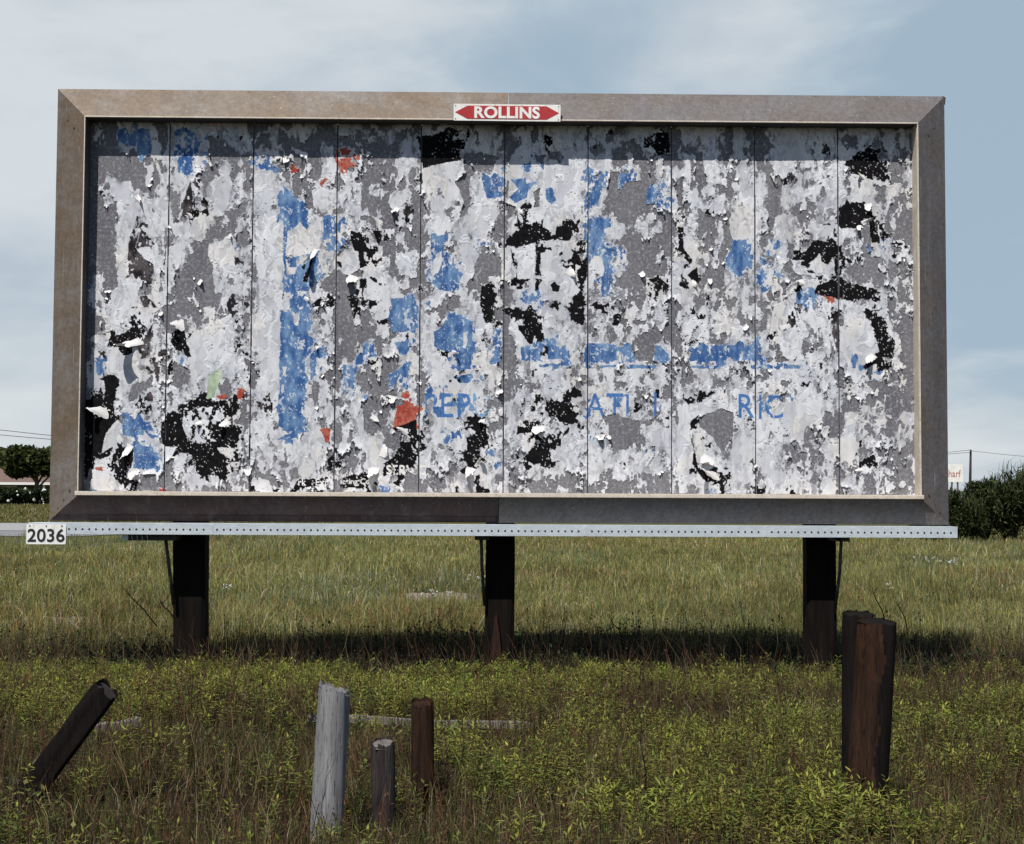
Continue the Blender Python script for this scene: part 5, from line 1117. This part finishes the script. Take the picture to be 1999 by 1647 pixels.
def shrub(px, Y, ztop, rx, label, seed, pal, blossoms=0, size=.22, n=1500, name='flowering_shrub', group='flowering shrubs before the house', aspect=.55):
    c = at_y(px, 972.6, Y); gz = float(terrain(c[0], Y)); root = empty(name, (c[0], Y, gz)); tag(root, label, 'shrub', group); H = ztop-gz
    r = np.random.default_rng(seed); bl = [(0, 0, H*.45, rx*.8, rx*.7, H*.45, 1.0)]
    for k in range(7):
        a = r.random()*6.28; bl.append((math.cos(a)*rx*.6, math.sin(a)*rx*.5, H*r.uniform(.25, .8), rx*.4, rx*.35, H*.24, .35))
    crown_mesh('foliage', bl, n, size, pal, root, seed, aspect)
    if name == 'dark_bush':
        m = 420; r = np.random.default_rng(seed+5); a = r.random(m)*6.28; q = np.sqrt(r.random(m))*rx*.85; X = np.cos(a)*q; Y_ = np.sin(a)*q*.8
        V, Fa, C = blades(X, Y_, H*r.uniform(.12, .34, m), np.full(m, .03), np.array(pal)[r.integers(0, len(pal), m)], .5, .8, H*(.95-.45*(q/rx)**2)*r.uniform(.55, .95, m))
        link('shoots', np_mesh('shoots', V, Fa, 3, C), M_LEAF, root)
    bm = bmesh.new()
    for k in range(6):
        a = k*1.05; bm_tube(bm, [(.05*math.cos(a), .05*math.sin(a), -.1), (math.cos(a)*rx*.25, math.sin(a)*rx*.2, H*.4), (math.cos(a)*rx*.5, math.sin(a)*rx*.4, H*.75)], [.035, .025, .01], 5)
    from_bm('stems', bm, M_BARK, root)
    if blossoms:
        bm = bmesh.new()
        for _ in range(blossoms):
            a = random.uniform(2.6, 6.8); q = random.uniform(.5, 1); z = random.uniform(.2, .95)
            r_ = bmesh.ops.create_icosphere(bm, subdivisions=1, radius=random.uniform(.05, .13))
            bmesh.ops.transform(bm, matrix=Matrix.Translation((math.cos(a)*rx*q*.8, math.sin(a)*rx*q*.75, H*z)), verts=r_['verts'])
        from_bm('blossoms', bm, M_PETAL, root)
dk = ((.022, .034, .013), (.035, .048, .018), (.015, .022, .010))
shrub(18, 93, Z(948, 93), 1.5, 'white flowering shrub by the road at the left edge of the photo', 21, dk, 26)
shrub(62, 95, Z(950, 95), 1.45, 'white flowering shrub between the left edge shrub and the billboard frame', 22, dk, 22)
shrub(112, 94, Z(955, 94), 1.4, 'white flowering shrub mostly hidden behind the left rail of the billboard', 23, dk, 14)
shrub(-32, 92, Z(955, 92), 1.5, 'white flowering shrub beyond the left edge of the photo', 24, dk, 10)
cane = ((.030, .042, .014), (.045, .058, .020), (.020, .028, .011), (.065, .075, .03))
CG = 'tall dark bushes at the right edge of the field'
shrub(1880, 41, Z(948, 41), .9, 'dark bush right beside the billboard frame, lowest of the bushes at right', 31, cane, 0, .26, 1700, 'dark_bush', CG, .18)
shrub(1925, 43, Z(925, 43), 1.1, 'dark bush in the middle of the row at right, below the utility pole', 32, cane, 0, .28, 1900, 'dark_bush', CG, .18)
shrub(1978, 42, Z(893, 42), 1.3, 'tallest dark bush at the right edge of the photo', 33, cane, 0, .30, 2300, 'dark_bush', CG, .18)
shrub(2050, 43, Z(900, 43), 1.4, 'dark bush just beyond the right edge of the photo', 34, cane, 0, .30, 2000, 'dark_bush', CG, .18)
shrub(1815, 42, Z(1012, 42), .8, 'low dark bush behind the right lower corner of the billboard', 35, cane, 0, .24, 1200, 'dark_bush', CG, .18)
# the house beyond the road
M_BRICK = mottled('shaded brick', (.10, .06, .05), (.16, .10, .08), 14, (1, 1, 3), .9); M_ROOF = mottled('brown shingle roof', (.10, .062, .05), (.15, .10, .08), 5, (1, 1, 4), .9)
M_TRIM = plain('white trim', (.72, .72, .71), .6); M_GLASS = plain('window glass', (.03, .04, .05), .15)
def house():
    Y = 108; A = at_y(-260, 941, Y); B = at_y(96, 941, Y); ze = A[2]; x0, x1 = A[0], B[0]; g = .85
    root = empty('low_house', ((x0+x1)/2, Y, g)); tag(root, 'low brick house with brown hip roof and white fascia beyond the road', 'house'); cx = (x0+x1)/2; w = x1-x0; h = ze-g; D = 9
    bm = bmesh.new(); bm_box(bm, (-.8, D/2+1.6, h/2-.05), (w-2.2, D-1.6, h-.1)); from_bm('wall', bm, M_BRICK, root)
    bm = bmesh.new(); o_ = .35; e = [(-w/2-o_, -o_, h+.05), (w/2+o_-.2, -o_, h+.05), (w/2+o_-.2, D+o_, h+.05), (-w/2-o_, D+o_, h+.05)]; r1 = (-w/2+4, D/2, h+1.25); r2 = (w/2-4.2, D/2, h+1.25)
    v = [bm.verts.new(p) for p in e+[r1, r2]]
    for f in ((0, 1, 5, 4), (1, 2, 5), (2, 3, 4, 5), (3, 0, 4), (3, 2, 1, 0)): bm.faces.new([v[i] for i in f])
    from_bm('roof', bm, M_ROOF, root)
    bm = bmesh.new(); bm_box(bm, (0, -.38, h-.05), (w+.6, .06, .2)); from_bm('fascia', bm, M_TRIM, root)
    for X in (-w/2+.3, w/2-.35):
        bm = bmesh.new(); bm_box(bm, (X, -.2, h/2-.05), (.13, .13, h-.1), .01); from_bm('veranda_post', bm, M_TRIM, root)
    for X in (-w*.3, -.5, w*.24):
        bm = bmesh.new(); bm_box(bm, (X, 1.55, h*.55), (1.5, .12, 1.1)); f = from_bm('window', bm, M_TRIM, root)
        bm = bmesh.new(); bm_box(bm, (X, 1.48, h*.55), (1.3, .02, .9)); from_bm('pane', bm, M_GLASS, f)
house()
def shed():
    Y = 120; A = at_y(1700, 951, Y); B = at_y(1962, 951, Y); x0, x1 = A[0], B[0]; h = A[2]; cx = (x0+x1)/2; w = x1-x0
    root = empty('white_building', (cx, Y, 0)); tag(root, 'long low white building behind the dark bushes at right', 'building')
    bm = bmesh.new(); bm_box(bm, (0, 4, h/2-.15), (w, 8, h-.3)); from_bm('wall', bm, M_TRIM, root)
    bm = bmesh.new(); prism(bm, [(-w/2-.3, -.3, h-.3), (w/2+.3, -.3, h-.3), (w/2+.3, -.3, h-.1), (-w/2-.3, -.3, h-.1)], (0, 8.6, 0)); from_bm('roof', bm, M_GALV, root)
    for X in (-w*.3, w*.1):
        bm = bmesh.new(); bm_box(bm, (X, -.03, h*.5), (1.3, .06, 1.0)); f = from_bm('window', bm, M_TRIM, root); bm = bmesh.new(); bm_box(bm, (X, -.07, h*.5), (1.1, .02, .8)); from_bm('pane', bm, M_GLASS, f)
    bm = bmesh.new(); bm_box(bm, (w*.3, -.03, 1.0), (.95, .06, 2.0)); from_bm('door', bm, M_WDARK, root)
shed()
def road_sign():
    Y = 78; A = at_y(1830, 906, Y); B = at_y(1880, 941, Y); c = (A+B)/2; w = B[0]-A[0]; h = A[2]-B[2]
    root = empty('roadside_sign', (c[0], Y, 0)); tag(root, 'white roadside sign with red lettering half hidden by the right side rail', 'sign')
    bm = bmesh.new(); bm_box(bm, (0, 0, c[2]), (w, .08, h), .01); from_bm('board', bm, M_WHITE, root)
    put_text('Wharf', w*.82, h*.40, -.045, plain('faded red paint', (.42, .16, .15), .6), 'lettering', root, .01, c[2]-.02)
    for X, s in ((w*.10, -.14), (w*.28, .12)):
        bm = bmesh.new(); bm_tube(bm, [(X+s, .1, -.1), (X, .06, c[2]+h*.3)], .05, 8); from_bm('leg', bm, M_IRON, root)
road_sign()
def pole_and_wires():
    Y = 150; T = at_y(1895, 878, Y); root = empty('utility_pole', (T[0], Y, 0)); tag(root, 'slim bare utility pole rising behind the dark bushes at right', 'utility pole')
    bm = bmesh.new(); bm_tube(bm, [(-.25, 0, -.2), (-.1, 0, T[2]*.5), (0, 0, T[2])], [.17, .15, .11], 10); from_bm('shaft', bm, M_WDARK, root)
    bm = bmesh.new(); bm_tube(bm, [(-.08, -.1, T[2]-.25), (-.08, -.22, T[2]-.25), (-.08, -.22, T[2]-.1)], .05, 8); from_bm('insulator', bm, M_IRON, root)
    def wire(pts, r, label):
        bm = bmesh.new(); bm_tube(bm, pts, r, 6); tag(from_bm('power_line', bm, M_IRON), label, 'power line', 'power lines')
    def span(P, Q, sag, n=40): return [P+(Q-P)*(i/n)-np.array([0, 0, 4*sag*(i/n)*(1-i/n)]) for i in range(n+1)]
    for dy, lab, zo in ((0, 'upper of the two power lines crossing the sky at left', 0), (17, 'lower of the two power lines crossing the sky at left', -.25)):
        P = at_y(-320, 800+dy, 95); Q = T+np.array([0, -.2, zo]); 
        # sag chosen so that the line dips as it does at the left of the frame
        wire(span(P, Q, 3.0 if dy == 0 else 2.4), .022, lab)
    wire(span(T+np.array([0, 0, -.1]), at_y(2300, 905, 170), .35), .02, 'faint power line running right from the utility pole')
pole_and_wires()

# a strip of bare reddish wood where the middle post has split
bm = bmesh.new(); A = at_y(977, 1235, .0); pts = [(-.075, -.42), (.0, -.44), (.012, -.2), (-.01, .0), (-.035, .17), (-.055, .1), (-.07, -.1)]
prism(bm, [(A[0]+x, .16-.1-.003-.055, A[2]+z) for x, z in pts], (0, .06, 0)); from_bm('split_wood', bm, wood_mat('reddish split wood', (.020, .011, .009), (.042, .022, .017), (.012, .008, .007)), board)
